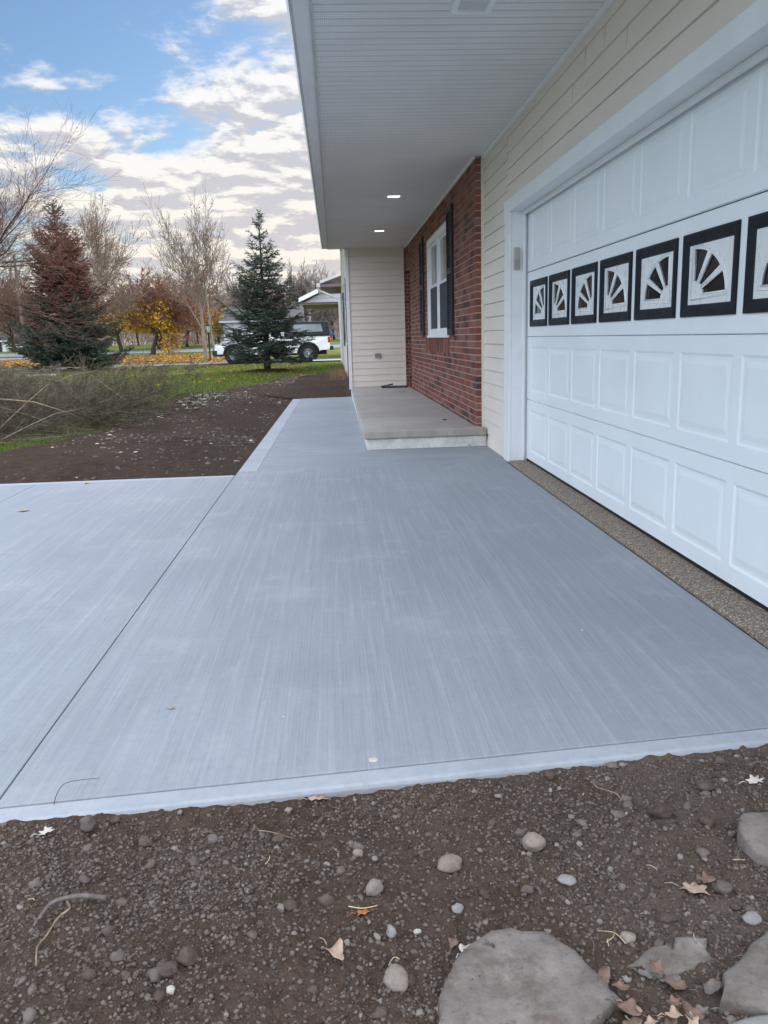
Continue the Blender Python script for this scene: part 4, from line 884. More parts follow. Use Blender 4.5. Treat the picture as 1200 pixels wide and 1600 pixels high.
# conifers
def spruce(name, loc, h, base_r, z0, label, seed, mats, brown_from=None, nwh=24, pw=.9, dens=1.0, rag=.12):
    rng = np.random.default_rng(seed); t = thing(name, loc, label, 'spruce tree')
    V, Fc, _ = tubes_np([(np.array([[0, 0, -.1], [.01, 0, h*.3], [-.01, .01, h*.65], [0, 0, h]]), np.array([.022*h/1.1+.02, .017*h, .008*h, .006]))], 10); npmesh('trunk', V, Fc, 'bark_dark', t, smooth=True)
    stems = []; N_ = {m: [] for m in mats}
    T0 = []; T1 = []; Z = []
    for w_ in range(nwh):
        f = min(1., max(0., (w_+rng.uniform(-.2, .2))/(nwh-1))); z = z0 + (h*.985-z0)*max(f, 0)**.92; rr = base_r*((1-max(f, 0))**pw)*(1-.10*max(0, 1-f*8)) + .05
        nb = 10 if f < .7 else 7
        lobe = rng.uniform(.82, 1.12)
        for k in range(nb):
            a = 2*math.pi*(k+rng.uniform(-.35, .35))/nb + w_*.7; ln = rr*lobe*rng.uniform(.85-rag, 1.12); zz = z+rng.normal(0, rag*.35); d = np.array([math.cos(a), math.sin(a), 0.]); el = -.14+.75*max(f, 0)**1.3+rng.normal(0, rag*.4)
            n = 6; pts = []
            for i in range(n):
                s_ = i/(n-1); pts.append([d[0]*ln*s_, d[1]*ln*s_, zz + ln*(el*s_ - .22*s_*(1-s_)*2 + .16*s_*s_)])
            pts = np.array(pts); stems.append((pts, np.linspace(.018*(1-f)+.006, .004, n)))
            side = np.array([-d[1], d[0], 0])
            nl = max(4, int(ln*11*dens))
            T0.append(pts[3]); T1.append(pts[5]+.06*(pts[5]-pts[4]))
            for j in range(nl):
                s_ = .12+.88*(j+rng.random())/nl; q = pts[0]+(pts[-1]-pts[0])*0; ii = min(int(s_*(n-1)), n-2); q = pts[ii]+(pts[ii+1]-pts[ii])*(s_*(n-1)-ii)
                sg = 1 if j % 2 else -1; lt = min(.42*ln, .12+ln*.34*(1.08-s_))*rng.uniform(.7, 1.2); e = q + lt*(unit(d*.75+sg*side*.9+np.array([0, 0, rng.uniform(-.28, .22)])))
                T0.append(q); T1.append(e); stems.append((np.array([q, (q+e)/2+[0, 0, -.01], e]), np.array([.004, .003, .002])))
                if lt > .25:
                    for u in (.35, .6, .82):
                        b0 = q+(e-q)*u; sd_ = rng.choice([-1, 1]); b1 = b0 + lt*.38*unit((e-q)/lt + sd_*np.array([-(e-q)[1], (e-q)[0], 0])/lt + np.array([0, 0, rng.uniform(-.3, .3)])); T0.append(b0); T1.append(b1)
    T0 = np.array(T0); T1 = np.array(T1)
    V, Fc, _ = tubes_np(stems, 3); npmesh('boughs', V, Fc, 'bark_dark', t)
    L_ = np.linalg.norm(T1-T0, axis=1); cnt = np.maximum(4, (L_*150*dens).astype(int)); idx = np.repeat(np.arange(len(T0)), cnt); n = len(idx)
    s_ = rng.random(n)*1.04; P = T0[idx]+(T1-T0)[idx]*s_[:, None]; ax = (T1-T0)[idx]/L_[idx][:, None]
    rd = rng.normal(0, 1, (n, 3)); rd[:, 2] += .35; rd /= np.linalg.norm(rd, axis=1, keepdims=True); D = ax*.75+rd*.8; D /= np.linalg.norm(D, axis=1, keepdims=True)
    ln = .045*(1+.4*rng.random(n)); W_ = np.cross(D, rd+.01); W_ /= np.linalg.norm(W_, axis=1, keepdims=True); wd = .0062 if brown_from is None else .0095
    V = np.stack([P-W_*wd, P+W_*wd, P+D*ln[:, None]], 1).reshape(-1, 3)
    tone = np.clip(rng.random(len(T0))[idx]*.7+.3*s_, 0, 1)
    if brown_from is None: npmesh('needles', V, np.arange(3*n).reshape(n, 3), mats[0], t, tone=tone)
    else:
        k = (P[:, 2]/h + rng.normal(0, .035, len(T0))[idx] + .10*np.abs(P[:, 0]/base_r)*-1 + rng.normal(0, .09, len(T0))[idx]) > brown_from
        k &= ~(P[:, 2]/h > .93)
        for sel, mt, nm in ((~k, mats[0], 'green_needles'), (k, mats[1], 'brown_needles')):
            Vs = V.reshape(-1, 3, 3)[sel].reshape(-1, 3); o = npmesh(nm, Vs, np.arange(len(Vs)).reshape(-1, 3), mt, t, tone=tone[sel])
    return t
MT['needle'] = m_leafy('spruce_needle', (.016, .026, .018), (.068, .088, .064), (.17, .20, .165), .12); MT['needle_brown'] = m_leafy('brown_needle', (.075, .026, .022), (.165, .058, .045), (.24, .095, .075), .12)
spruce('spruce_tree', (-2.2, 26.9, .08), 4.98, 1.82, .66, 'blue-green young spruce standing in a mulch ring in front of the white pickup', 3, ['needle'], nwh=22, pw=1.08, rag=.30, dens=1.1)
spruce('spruce_tree', (-10.75, 34.3, .08), 6.6, 2.5, .45, 'broad spruce with red-brown upper needles and dark green skirt, left of the lawn', 9, ['needle', 'needle_brown'], brown_from=.36, nwh=34, pw=.84, dens=1.1, rag=.2)
def mulch(x, y, r, lab):
    mb = MB(); n = 40; rn_ = random.Random(int(r*100)); rs = [r*(1+.08*rn_.uniform(-1, 1)) for _ in range(n)]
    vs = [(0, 0, .10)] + [(rs[k]*.55*math.cos(2*math.pi*k/n), rs[k]*.55*math.sin(2*math.pi*k/n), .085) for k in range(n)] + [(rs[k]*math.cos(2*math.pi*k/n), rs[k]*math.sin(2*math.pi*k/n), -.03) for k in range(n)]
    mb.add(vs, [(0, 1+k, 1+(k+1) % n) for k in range(n)] + [(1+k, 1+n+k, 1+n+(k+1) % n, 1+(k+1) % n) for k in range(n)])
    o = mb.build('mulch_ring', 'soil2', smooth=True); o.location = (x, y, .11); tag(o, lab, 'mulch bed', None, 'stuff')
mulch(-2.2, 26.9, 1.0, 'low ring of dark mulch around the foot of the young blue-green spruce'); mulch(-10.6, 34.3, 1.6, 'dark bare mulch under the broad red-brown spruce')

# brush pile of cut branches
def brush():
    rng = np.random.default_rng(5); out = []; P_ = []
    cfg = dict(dep=3, nb=[9, 5, 3], t0=[.15, .2, .2], ang=[.55, .5, .5], len=[.42, .45, .5], up=[-.03, .0, .0], wob=.09, tap=.4, rr=.5, rmin=.0016, lead=True)
    for i in range(280):
        u = rng.random()**.75; a = rng.uniform(0, 6.28)
        cx, cy = -4.75 + 2.0*u*math.cos(a), 12.05 + 2.7*u*math.sin(a)
        if cx > -2.5+.0*cy and cy < 10: continue
        top = .50*(1-u**2)*(1+.3*rng.normal())+.05; z = .04+max(.02, top*rng.random()**.7)
        d = unit(np.array([rng.normal(0, 1)+.5*math.cos(a), rng.normal(0, 1)+.3*math.sin(a), rng.uniform(-.15, .50)*(1-.5*u)]))
        P_.append((cx, cy, z)); grow(rng, np.array([cx, cy, z])-d*.4, d, rng.uniform(.7, 1.25), rng.uniform(.004, .011), 0, cfg, out, [])
    B = [(p, r) for p, r, _ in out if True]
    for p, r in B: p[:, 2] = np.maximum(p[:, 2], .05); p[:, 2] = np.where(p[:, 2] > .72, .72+(p[:, 2]-.72)*.35, p[:, 2])
    V, Fc, ix = tubes_np(B, 3)
    tn = np.random.default_rng(2).random(len(B))[ix]
    t = thing('brush_pile', (-4.75, 12.0, 0), 'long tangled heap of cut grey-brown branches lying on the lawn at the left', 'brush pile')
    o = npmesh('branches', V-np.array([-4.75, 12.0, 0]), Fc, 'brushtwig', t, tone=tn); o['kind'] = 'stuff'
    # olive-green needles still on some of the cuttings
    segs = [(p, r) for p, r, d in out if d >= 2]; rg = np.random.default_rng(9); n = 36000
    c = np.array([p[0] for p, _ in segs]); e = np.array([p[-1] for p, _ in segs]); wgt = fbm(c[:, 0], c[:, 1], .9, 3, 3)+.25*(c[:, 0]+4) ; cand = np.where(wgt > .08)[0]
    i_ = cand[rg.integers(0, len(cand), n)]; s_ = rg.random(n)[:, None]; P = c[i_]+(e-c)[i_]*s_; D = rg.normal(0, 1, (n, 3)); D /= np.linalg.norm(D, axis=1, keepdims=True); W_ = np.cross(D, rg.normal(0, 1, (n, 3))); W_ /= np.linalg.norm(W_, axis=1, keepdims=True)
    V = np.stack([P-W_*.0022, P+W_*.0022, P+D*.035], 1).reshape(-1, 3)-np.array([-4.75, 12.0, 0]); o = npmesh('needles', V, np.arange(3*n).reshape(n, 3), 'olive', t, tone=rg.random(n)); o['kind'] = 'stuff'
MT['brushtwig'] = m_leafy('brush_twig', (.062, .048, .032), (.15, .12, .082), (.28, .22, .16), 0); MT['olive'] = m_leafy('olive_needle', (.022, .032, .014), (.066, .078, .034), None, .1)
brush()
MT['peeled'] = m_bark('peeled_wood', (.21, .145, .09), (.36, .27, .18))
for pts, rr, lab in (([(-5.2, 9.7, .62), (-4.3, 9.75, .56), (-3.92, 9.8, .52), (-3.55, 9.85, .47), (-3.3, 9.9, .37), (-3.1, 10.0, .26)], .013, 'thick peeled tan limb arching over the front of the brush pile'),
    ([(-3.95, 9.7, .16), (-3.78, 9.8, .33), (-3.6, 9.9, .50), (-3.42, 10., .66), (-3.15, 10.1, .76), (-2.9, 10.2, .80)], .008, 'thin pale branch curving up out of the brush pile'),
    ([(-3.9, 9.6, .05), (-3.6, 9.7, .20), (-3.3, 9.8, .33), (-3.0, 10, .37)], .010, 'short forked stick low at the front of the brush pile'),
    ([(-2.75, 10.9, .38), (-2.95, 11, .52), (-3.12, 11, .66), (-3.35, 11.1, .82), (-3.9, 11.3, .84)], .008, 'dark crooked branch standing highest on the brush pile')):
    b = MB(); rs = list(np.linspace(rr, rr*.4, len(pts))); c0 = pts[0]; b.tube([tuple(q[k]-c0[k] for k in range(3)) for q in pts], rs, 7)
    o = b.build('cut_branch', 'peeled' if 'tan' in lab or 'pale' in lab else 'bark_dark' if 'dark' in lab else 'bark_pale', smooth=True); o.location = c0; tag(o, lab, 'branch')
def arch_twigs():    # fine sprays that stand out of the pile against the lawn
    rng = np.random.default_rng(15); out = []
    cfg = dict(dep=3, nb=[9, 4, 3], t0=[.3, .2, .2], ang=[.5, .5, .5], len=[.5, .5, .5], up=[-.05, -.06, -.04], wob=.08, tap=.4, rr=.5, rmin=.0018, lead=True)
    for i in range(14): grow(rng, np.array([-3.6+rng.normal(0, .6), 11+rng.normal(0, .8), .5]), unit(np.array([rng.uniform(-.9, .9), .1, .75])), rng.uniform(.2, .4), .005, 0, cfg, out, [])
    V, Fc, ix = tubes_np([(p, r) for p, r, _ in out], 3); t = tag(npmesh('twig_spray', V-np.array([-3.6, 11, .5]), Fc, 'brushtwig', tone=rng.random(len(out))[ix]), 'arching fine twigs springing from the top of the brush pile', 'twigs'); t.location = (-3.6, 11, .5)
arch_twigs()
# dry weeds against the wing
def weeds(x0, x1, y0, y1, n, h, label, mat):
    rng = np.random.default_rng(int(n)); P = np.stack([rng.uniform(x0, x1, n), rng.uniform(y0, y1, n), np.zeros(n)], -1); P[:, 2] = ground_h(P[:, 0], P[:, 1])*0+.04
    return scatter_blades(n, P, lambda n: h*(.4+.6*RNG.random(n)), lambda n: .010+.008*RNG.random(n), mat, 'dry_weeds', label, 'weeds', lean=.9)
MT['dry'] = m_leafy('dry_grass', (.12, .075, .04), (.27, .19, .11), (.38, .29, .18), .2)
weeds(-.15, .27, 19.2, 23.5, 1200, .36, 'clump of dry tan weeds against the corner of the house wing', 'dry')
weeds(-2.7, -1.9, 13.5, 15.5, 260, .34, 'thin sprigs standing at the right end of the brush pile', 'olive')

# far woods and trees
MT['farwood'] = m_leafy('far_wood_twigs', (.17, .115, .10), (.27, .20, .175), (.36, .27, .22), 0)
FARM = dict(MAP, dep=5, nb=[6, 5, 4, 4, 3], rmin=.03, r=.3, L=2.6, twigmat='twig_grey')
protos = []
rng = np.random.default_rng(77)
spots = [(-66, 112, 1.1, 0), (-58, 125, 1.2, 1), (-52, 118, 1.25, 0), (-47, 128, 1.3, 1), (-43.5, 116, 1.05, 0), (-40, 130, 1.1, 2), (-35, 126, .9, 1), (-31, 134, .9, 2), (-27, 128, .85, 0), (-22, 136, .9, 2), (-17.5, 128, .95, 1), (-13.5, 134, 1.1, 2), (-10, 126, 1.0, 0), (-7, 138, 1.25, 2), (-3.5, 130, 1.1, 1), (0, 136, 1.15, 2), (4, 128, 1.0, 0), (9, 134, 1.1, 1)]
for i, (x, y, sc, k) in enumerate(spots):
    while len(protos) <= k:
        c = [dict(FARM, twigmat='twig_red'), dict(FARM, ang=[.9, .6, .6], twigmat='twig_grey'), dict(FAN, L=7.5, r=.2, rmin=.03, dep=4, nb=[16, 7, 5, 4], ang=[.7, .5, .5], twigmat='twig_grey')][len(protos)]
        protos.append(bare_tree('far_tree', (0, 0, -50), 'leafless tree in the line of far trees along the horizon', 'tree', c, 90+len(protos), 'bark_dark', H=(10.5, 9.5, 11.)[len(protos)], W=(4.5, 4.6, 3.2)[len(protos)], group='line of far leafless trees')); protos[-1]['used'] = 0
    p = protos[k]
    if not p['used']: o = p; p['used'] = 1
    else:
        o = p.copy(); COL.objects.link(o)
        for ch in p.children: q = ch.copy(); COL.objects.link(q); q.parent = o
    o.location = (x, y, GZ(x, y)-.1); o.scale = (sc, sc, sc*rng.uniform(.95, 1.15)); o.rotation_euler.z = rng.uniform(0, 6)
for p in protos: del p['used']
def woods():
    rng = np.random.default_rng(4); n = 60000; a = rng.uniform(-.75, .35, n); d = rng.uniform(150, 185, n)
    x = d*np.sin(a); y = d*np.cos(a); hh = 6.4+1.8*fbm(a*30, a*0, 1, 4, 2)+.9*rng.random(n); z = hh*rng.random(n)**.8
    P = np.stack([x, y, z+.3], -1); D = rng.normal(0, .45, (n, 3)); D[:, 2] = 1; L_ = rng.uniform(.8, 2.4, n)
    V = np.stack([P+np.array([.045, 0, 0]), P-np.array([.045, 0, 0]), P+D*L_[:, None]], 1).reshape(-1, 3)
    tag(npmesh('far_woods', V, np.arange(3*n).reshape(n, 3), 'farwood', tone=rng.random(n)), 'grey-brown leafless woods along the horizon', 'woods', None, 'stuff')
woods()
def bush(loc, r, h, mat, label, seed):
    rng = np.random.default_rng(seed); n = 2200; D = rng.normal(0, 1, (n, 3)); D /= np.linalg.norm(D, axis=1, keepdims=True); D[:, 2] = np.abs(D[:, 2]); P = D*(rng.random(n)**.4)[:, None]*np.array([r, r, h])
    E = rng.normal(0, 1, (n, 3)); E /= np.linalg.norm(E, axis=1, keepdims=True); G_ = np.cross(E, D); s_ = .09
    V = np.stack([P-E*s_, P+G_*s_*.6, P+E*s_, P-G_*s_*.6], 1).reshape(-1, 3); t = thing('shrub', loc, label, 'shrub'); npmesh('foliage', V, np.arange(4*n).reshape(n, 4), mat, t, tone=rng.random(n))
    st = [(np.array([[0, 0, 0], [q[0]*.4, q[1]*.4, q[2]*.5], list(q*.9)]), np.array([.03, .02, .01])) for q in P[:30]]; V, Fc, _ = tubes_np(st, 4); npmesh('stems', V, Fc, 'bark_dark', t)
bush((-23.4, 119, .65), 1.6, 1.7, 'russet_leaf', 'rounded burgundy shrub across the road, right of the maple trunks', 3)
bush((-16, 58.5, .1), .35, .4, 'dry', 'small dry tuft at the foot of the lamp post bed', 6) if False else None

# ------------------------------------------------------------------ street furniture and far houses
t = thing('lamp_post', (-7.1, 47.7, .09), 'black yard lamp post with lantern, left of the white pickup', 'lamp post')
b = MB(); b.lathe([(.10, 0), (.10, .06), (.05, .10), (.045, 1.5), (.06, 1.52), (.06, 1.56)], 12); b.build('post', 'rubber', t, smooth=True)
b = MB(); b.lathe([(.06, 1.56), (.09, 1.60), (.15, 1.92), (.10, 1.93)], 6); b.build('lantern_glass', plain('lantern_glass', (.45, .45, .42), .2), t)
b = MB(); b.lathe([(.17, 1.925), (.12, 1.99), (.04, 2.06), (.02, 2.12), (0.005, 2.14)], 6)
for k in range(6): a = k*math.pi/3; b.tube([(.09*math.cos(a), .09*math.sin(a), 1.6), (.152*math.cos(a), .152*math.sin(a), 1.925)], .012, 4)
b.build('lantern_cap', 'rubber', t)
t = thing('utility_pole', (-8.6, 60, 0), 'slim pale leaning pole behind the lamp post', 'pole')
b = MB(); b.tube([(0, 0, 0), (-.2, 0, 3.2), (-.42, 0, 6.8)], [.07, .055, .04], 8); b.build('pole', 'bark_pale', t); b = MB(); b.box((-.75, -.04, 6.35), (-.05, .04, 6.43)); b.build('crossarm', 'bark', t)
t = thing('utility_pole', (-29.8, 82, 0), 'brown wooden utility pole behind the big bare tree at the left', 'pole')
b = MB(); b.tube([(0, 0, 0), (0, 0, 9.6)], [.17, .12], 8); b.build('pole', 'bark', t); b = MB(); b.box((-1.1, -.06, 9.0), (1.1, .06, 9.14)); b.build('crossarm', 'bark_dark', t)
t = thing('mailbox', (-14.8, 36.6, .1), 'white mailbox on a wooden post with a yellow newspaper tube', 'mailbox')
b = MB(); b.box((-.055, -.055, 0), (.055, .055, 1.12)); b.build('post', 'peeled', t, bevel=.008); b = MB(); b.box((-.05, -.25, 1.04), (.05, .30, 1.10)); b.build('support_arm', 'peeled', t)
b = MB(); pr = [(-.10, 1.13), (.10, 1.13), (.10, 1.27)] + [(.10*math.cos(R(a)), 1.27+.10*math.sin(R(a))) for a in range(20, 180, 20)] + [(-.10, 1.27)]
b.add([(x, -.27, z) for x, z in pr]+[(x, .27, z) for x, z in pr], [tuple(range(len(pr))), tuple(range(len(pr), 2*len(pr)))[::-1]] + [(i, len(pr)+i, len(pr)+(i+1) % len(pr), (i+1) % len(pr)) for i in range(len(pr))]); mbx = b.build('box', 'trim', t)
b = MB(); b.box((.102, -.05, 1.2), (.108, .10, 1.24)); b.box((.102, .06, 1.24), (.108, .10, 1.36)); b.build('flag', plain('red_flag', (.5, .03, .03)), mbx)
b = MB(); b.lathe([(.085, -.27), (.085, .27), (.07, .27), (.07, -.26)], 10, (.16, 0, .98), 1); b.build('newspaper_tube', plain('yellow_plastic', (.62, .40, .03)), t)

def simple_house(loc, w_, d_, h, rh, mat, label, seed, rot=0., name='far_house'):
    t = thing(name, loc, label, 'house', rz=rot)
    b = MB(); b.box((-w_/2, -d_/2, -.3), (w_/2, d_/2, h)); b.build('wall', mat, t)
    b = MB(); b.extr([(-d_/2-.4, h-.02), (-d_/2-.4, h+.12), (0, h+rh), (d_/2+.4, h+.12), (d_/2+.4, h-.02)], 0, -w_/2-.4, w_/2+.4); b.build('roof', 'shingle', t)
    b = MB(); b.box((-w_/2-.41, -d_/2-.44, h-.04), (w_/2+.41, -d_/2-.39, h+.16)); b.build('fascia', mat, t)
    rn_ = random.Random(seed); x = -w_/2+1.0
    while x < w_/2-1.6:
        f = MB(); f.box((x, -d_/2-.05, 1.0), (x+1.2, -d_/2-.002, 1.06)); f.box((x, -d_/2-.05, 2.2), (x+1.2, -d_/2-.002, 2.26)); f.box((x, -d_/2-.05, 1.06), (x+.06, -d_/2-.002, 2.2)); f.box((x+1.14, -d_/2-.05, 1.06), (x+1.2, -d_/2-.002, 2.2)); f.box((x+.57, -d_/2-.045, 1.06), (x+.63, -d_/2-.002, 2.2)); fo = f.build('window', 'trim', t)
        g = MB(); g.box((x+.06, -d_/2-.02, 1.06), (x+1.14, -d_/2-.003, 2.2)); g.build('pane', 'darkglass', fo); x += rn_.uniform(2.4, 3.4)
    b = MB(); b.box((w_/2-1.4, -d_/2-.05, .05), (w_/2-.5, -d_/2-.002, 2.1)); b.build('door', 'shutter', t)
    return t
simple_house((-47.3, 118, .5), 6, 6, 1.5, .8, 'siding_white', 'low white house far off across the road, right of the mailbox', 1)
simple_house((-8.6, 104, .35), 9, 8, 3.0, 1.9, 'siding_grey', 'grey gabled house far behind the lamp post and young spruce', 2)

# neighbour's carport with gable
t = thing('carport', (3.6, 48, -.15), 'white gabled carport with open sides behind the pickup, past the end of the wing', 'carport')
sl = .45; hx = 5.4; ez = 3.2
b = MB(); b.extr([(ez-.02, -hx), (ez+.20, -hx), (ez+.20+sl*hx, 0), (ez+.20, hx), (ez-.02, hx), (ez-.02+sl*hx, 0)], 1, -3.4, 6); b.build('roof', 'trim', t)
b = MB(); n_ = 9
for k in range(n_):
    z0_ = ez-.05+k*.24; z1_ = z0_+.235; xa = hx-(max(0, z0_-ez))/sl-.25; xb = hx-(max(0, z1_-ez))/sl-.25
    if xb < .2: break
    b.add([(-xa, -3.02+.0, z0_), (xa, -3.02, z0_), (xb, -2.995, z1_), (-xb, -2.995, z1_)], [(0, 1, 2, 3)])
b.build('gable_siding', 'siding_grey', t)
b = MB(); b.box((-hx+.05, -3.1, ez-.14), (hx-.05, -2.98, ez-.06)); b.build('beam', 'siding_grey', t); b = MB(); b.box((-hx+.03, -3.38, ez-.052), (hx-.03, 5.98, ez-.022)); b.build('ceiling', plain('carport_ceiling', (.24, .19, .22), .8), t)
for x in (-5.1, -1.7, 1.7, 5.1):
    for y in (-3.0, 5.6): b = MB(); b.box((x-.05, y-.05, 0), (x+.05, y+.05, ez-.1)); b.build('post', 'bark_dark' if y < 0 else 'trim', t)
t = thing('play_slide', (.2, 62, .1), 'small bit of blue play slide seen under the carport roof', 'slide')
b = MB(); b.add([(-.9, 0, 2.2), (-.9, .5, 2.2), (.5, .5, .5), (.5, 0, .5), (-.9, 0, 2.12), (-.9, .5, 2.12), (.5, .5, .42), (.5, 0, .42)], [(0, 3, 2, 1), (4, 5, 6, 7), (0, 1, 5, 4), (2, 3, 7, 6), (1, 2, 6, 5), (3, 0, 4, 7)]); b.build('slide_chute', plain('blue_plastic', (.03, .12, .45)), t); b = MB()
for x, y in ((-.9, 0), (-.9, .5)): b.tube([(x, y, 0), (x, y, 2.2)], .04, 6)
b.build('ladder', 'trim', t)

# ------------------------------------------------------------------ pickup
def truck():
    T = thing('pickup_truck', (-5.35, 36.9, .135), 'white pickup with a black bed cap parked on the neighbouring drive behind the young spruce', 'pickup', rz=R(2))
    paint = NT('white_paint', .25, .6); paint.col((.74, .75, .76)); paint.b.inputs['Coat Weight'].default_value = .5; MT['paint'] = paint.m
    chrome = plain('alloy', (.62, .62, .63), .3, .5, metal=.15); tyre = plain('tyre', (.016, .016, .017), .75, .3, bump=.003)
    Wd = 1.74; wr = .37; cx1, cx2 = .92, 4.18; ar = .45
    def arch(cx):
        return [(cx+ar*math.cos(R(a)), wr+ar*math.sin(R(a))) for a in range(180, -1, -15) if wr+ar*math.sin(R(a)) > .30]
    # lower body outline, front at x=0
    low = [(.10, .42), (.42, .42)] + [(x, max(z, .34)) for x, z in arch(cx1)] + [(1.42, .36), (3.66, .36)] + [(x, max(z, .38)) for x, z in arch(cx2)] + [(4.72, .48), (5.12, .50), (5.15, .62), (5.15, 1.12), (3.15, 1.12), (3.12, 1.08), (1.45, 1.06), (1.30, 1.05), (.62, 1.00), (.22, .92), (.08, .82), (.04, .60)]
    mb = bmesh.new(); y0 = 0
    vs = [mb.verts.new((x, y0, z)) for x, z in low]; f = mb.faces.new(vs); r_ = bmesh.ops.extrude_face_region(mb, geom=[f]); bmesh.ops.translate(mb, verts=[v for v in r_['geom'] if isinstance(v, bmesh.types.BMVert)], vec=(0, Wd, 0))
    for v in mb.verts:
        k = 0
        if v.co.z > .75: k = (v.co.z-.75)*.16
        if v.co.x < .45: k += (.45-v.co.x)*.28
        v.co.y += k if v.co.y < Wd/2 else -k
    bmesh.ops.recalc_face_normals(mb, faces=mb.faces); me = bpy.data.meshes.new('body'); mb.to_mesh(me); mb.free(); o = link('body', me, 'paint', T)
    bv = o.modifiers.new('bevel', 'BEVEL'); bv.width = .035; bv.segments = 3; bv.angle_limit = R(35); bv.limit_method = 'ANGLE'
    for p in me.polygons: p.use_smooth = False
    def loft(name, low_, high, mat, ins0, ins1, bevel=.02):
        """cab shape: base outline (x,z) list with side inset"""
        m_ = MB(); n = len(low_)
        a = [(x, ins0 if z < 1.3 else ins1, z) for x, z in low_]; c = [(x, Wd-(ins0 if z < 1.3 else ins1), z) for x, z in low_]
        m_.add(a+c, [tuple(range(n)), tuple(range(n, 2*n))[::-1]] + [(i, i+n, (i+1) % n+n, (i+1) % n) for i in range(n)]); return m_.build(name, mat, T, bevel=bevel)
    cab = loft('cab', [(1.38, 1.04), (1.98, 1.66), (2.15, 1.71), (2.95, 1.715), (3.08, 1.66), (3.16, 1.06)], 0, 'paint', .06, .17, .03)
    def poly(name, pts, mat, par=T, th=.004): m_ = MB(); m_.add(pts, [tuple(range(len(pts)))]); return m_.build(name, mat, par)
    def yy(z): return .06+(z-1.04)/(1.66-1.04)*.11 - .006 if z > 1.04 else 0
    for nm, w4 in (('side_window', [(1.62, 1.12), (2.02, 1.56), (2.48, 1.58), (2.48, 1.12)]), ('side_window', [(2.56, 1.12), (2.56, 1.58), (2.93, 1.58), (3.03, 1.12)])):
        for side in (0, 1): poly(nm, [(x, (yy(z)-.006 if side == 0 else Wd-yy(z)+.006), z) for x, z in w4][::-1 if side else 1], 'darkglass')
    poly('windshield', [(1.40-.006, .14, 1.075), (1.40-.006, Wd-.14, 1.075), (1.955-.006, Wd-.23, 1.64), (1.955-.006, .23, 1.64)][::-1], m_ws)
    cap = loft('bed_cap', [(3.17, 1.125), (3.19, 1.74), (4.98, 1.76), (5.12, 1.70), (5.16, 1.125)], 0, 'capblack', .06, .13, .03)
    for side in (0, 1): poly('cap_window', [(x, (.06+(z-1.125)/.6*.05-.012) if side == 0 else Wd-(.06+(z-1.125)/.6*.05-.012), z) for x, z in [(3.35, 1.30), (3.35, 1.62), (4.78, 1.62), (4.86, 1.30)]][::-1 if side else 1], 'capglass')
    m_ = MB(); m_.box((3.15, .03, 1.105), (5.17, .10, 1.135)); m_.build('bed_rail', 'capblack', T)
    # bumpers, lamps, trim
    m_ = MB(); m_.box((-.06, .14, .40), (.14, Wd-.14, .62)); m_.build('front_bumper', 'bumper', T, bevel=.04)
    m_ = MB(); m_.box((-.02, .08, .34), (.44, .14+.0, .60)); m_.build('front_bumper', 'bumper', T, bevel=.02)
    m_ = MB(); m_.box((5.14, .10, .48), (5.30, Wd-.10, .66)); m_.build('rear_bumper', 'bumper', T, bevel=.03)
    for y in (.12, Wd-.38):
        m_ = MB(); m_.box((.015, y, .68), (.09, y+.26, .86)); m_.build('headlight', 'capglass', T, bevel=.02)
    m_ = MB(); m_.box((.01, .40, .66), (.07, Wd-.40, .88)); m_.build('grille', 'capblack', T, bevel=.01)
    for y in (.025, Wd-.10): m_ = MB(); m_.box((5.06, y, .80), (5.175, y+.075, 1.06)); m_.build('taillight', plain('red_lens', (.42, .01, .012), .2), T, bevel=.01)
    for y in (0, Wd):
        s_ = -1 if y == 0 else 1
        for cx in (cx1, cx2):
            m_ = MB(); pts = [(cx+(ar+.02)*math.cos(R(a)), y+s_*.012, wr+(ar+.02)*math.sin(R(a))) for a in range(178, 1, -11)]; m_.tube(pts, .035, 6); m_.build('wheel_flare', 'capblack', T, smooth=True)
            m_ = MB(); m_.lathe([(ar-.01, -.12), (ar-.01, .12)], 20, (cx, y-s_*.14, wr), 1); m_.build('wheel_well', 'rubber', T)
        m_ = MB(); m_.box((1.45, y-.012 if s_ < 0 else y-.01, .60), (3.64, y+.01 if s_ < 0 else y+.012, .67)); m_.build('side_moulding', 'trim', T)
        for x in (1.44, 2.52, 3.155): m_ = MB(); m_.box((x, y-.002, .42), (x+.008, y+.002, 1.03)); m_.build('door_gap', 'joint', T)
        m_ = MB(); m_.box((2.34, y-.02, .90), (2.48, y+.02, .93)); m_.build('door_handle', 'capblack', T, bevel=.008)
        m_ = MB(); yy_ = y+s_*.12; m_.box((1.60, yy_-.07, 1.10), (1.70, yy_+.09, 1.24)); m_.build('mirror', 'capblack', T, bevel=.02)
    m_ = MB(); m_.box((.5, .25, .30), (5.0, Wd-.25, .50)); m_.build('chassis', 'rubber', T)
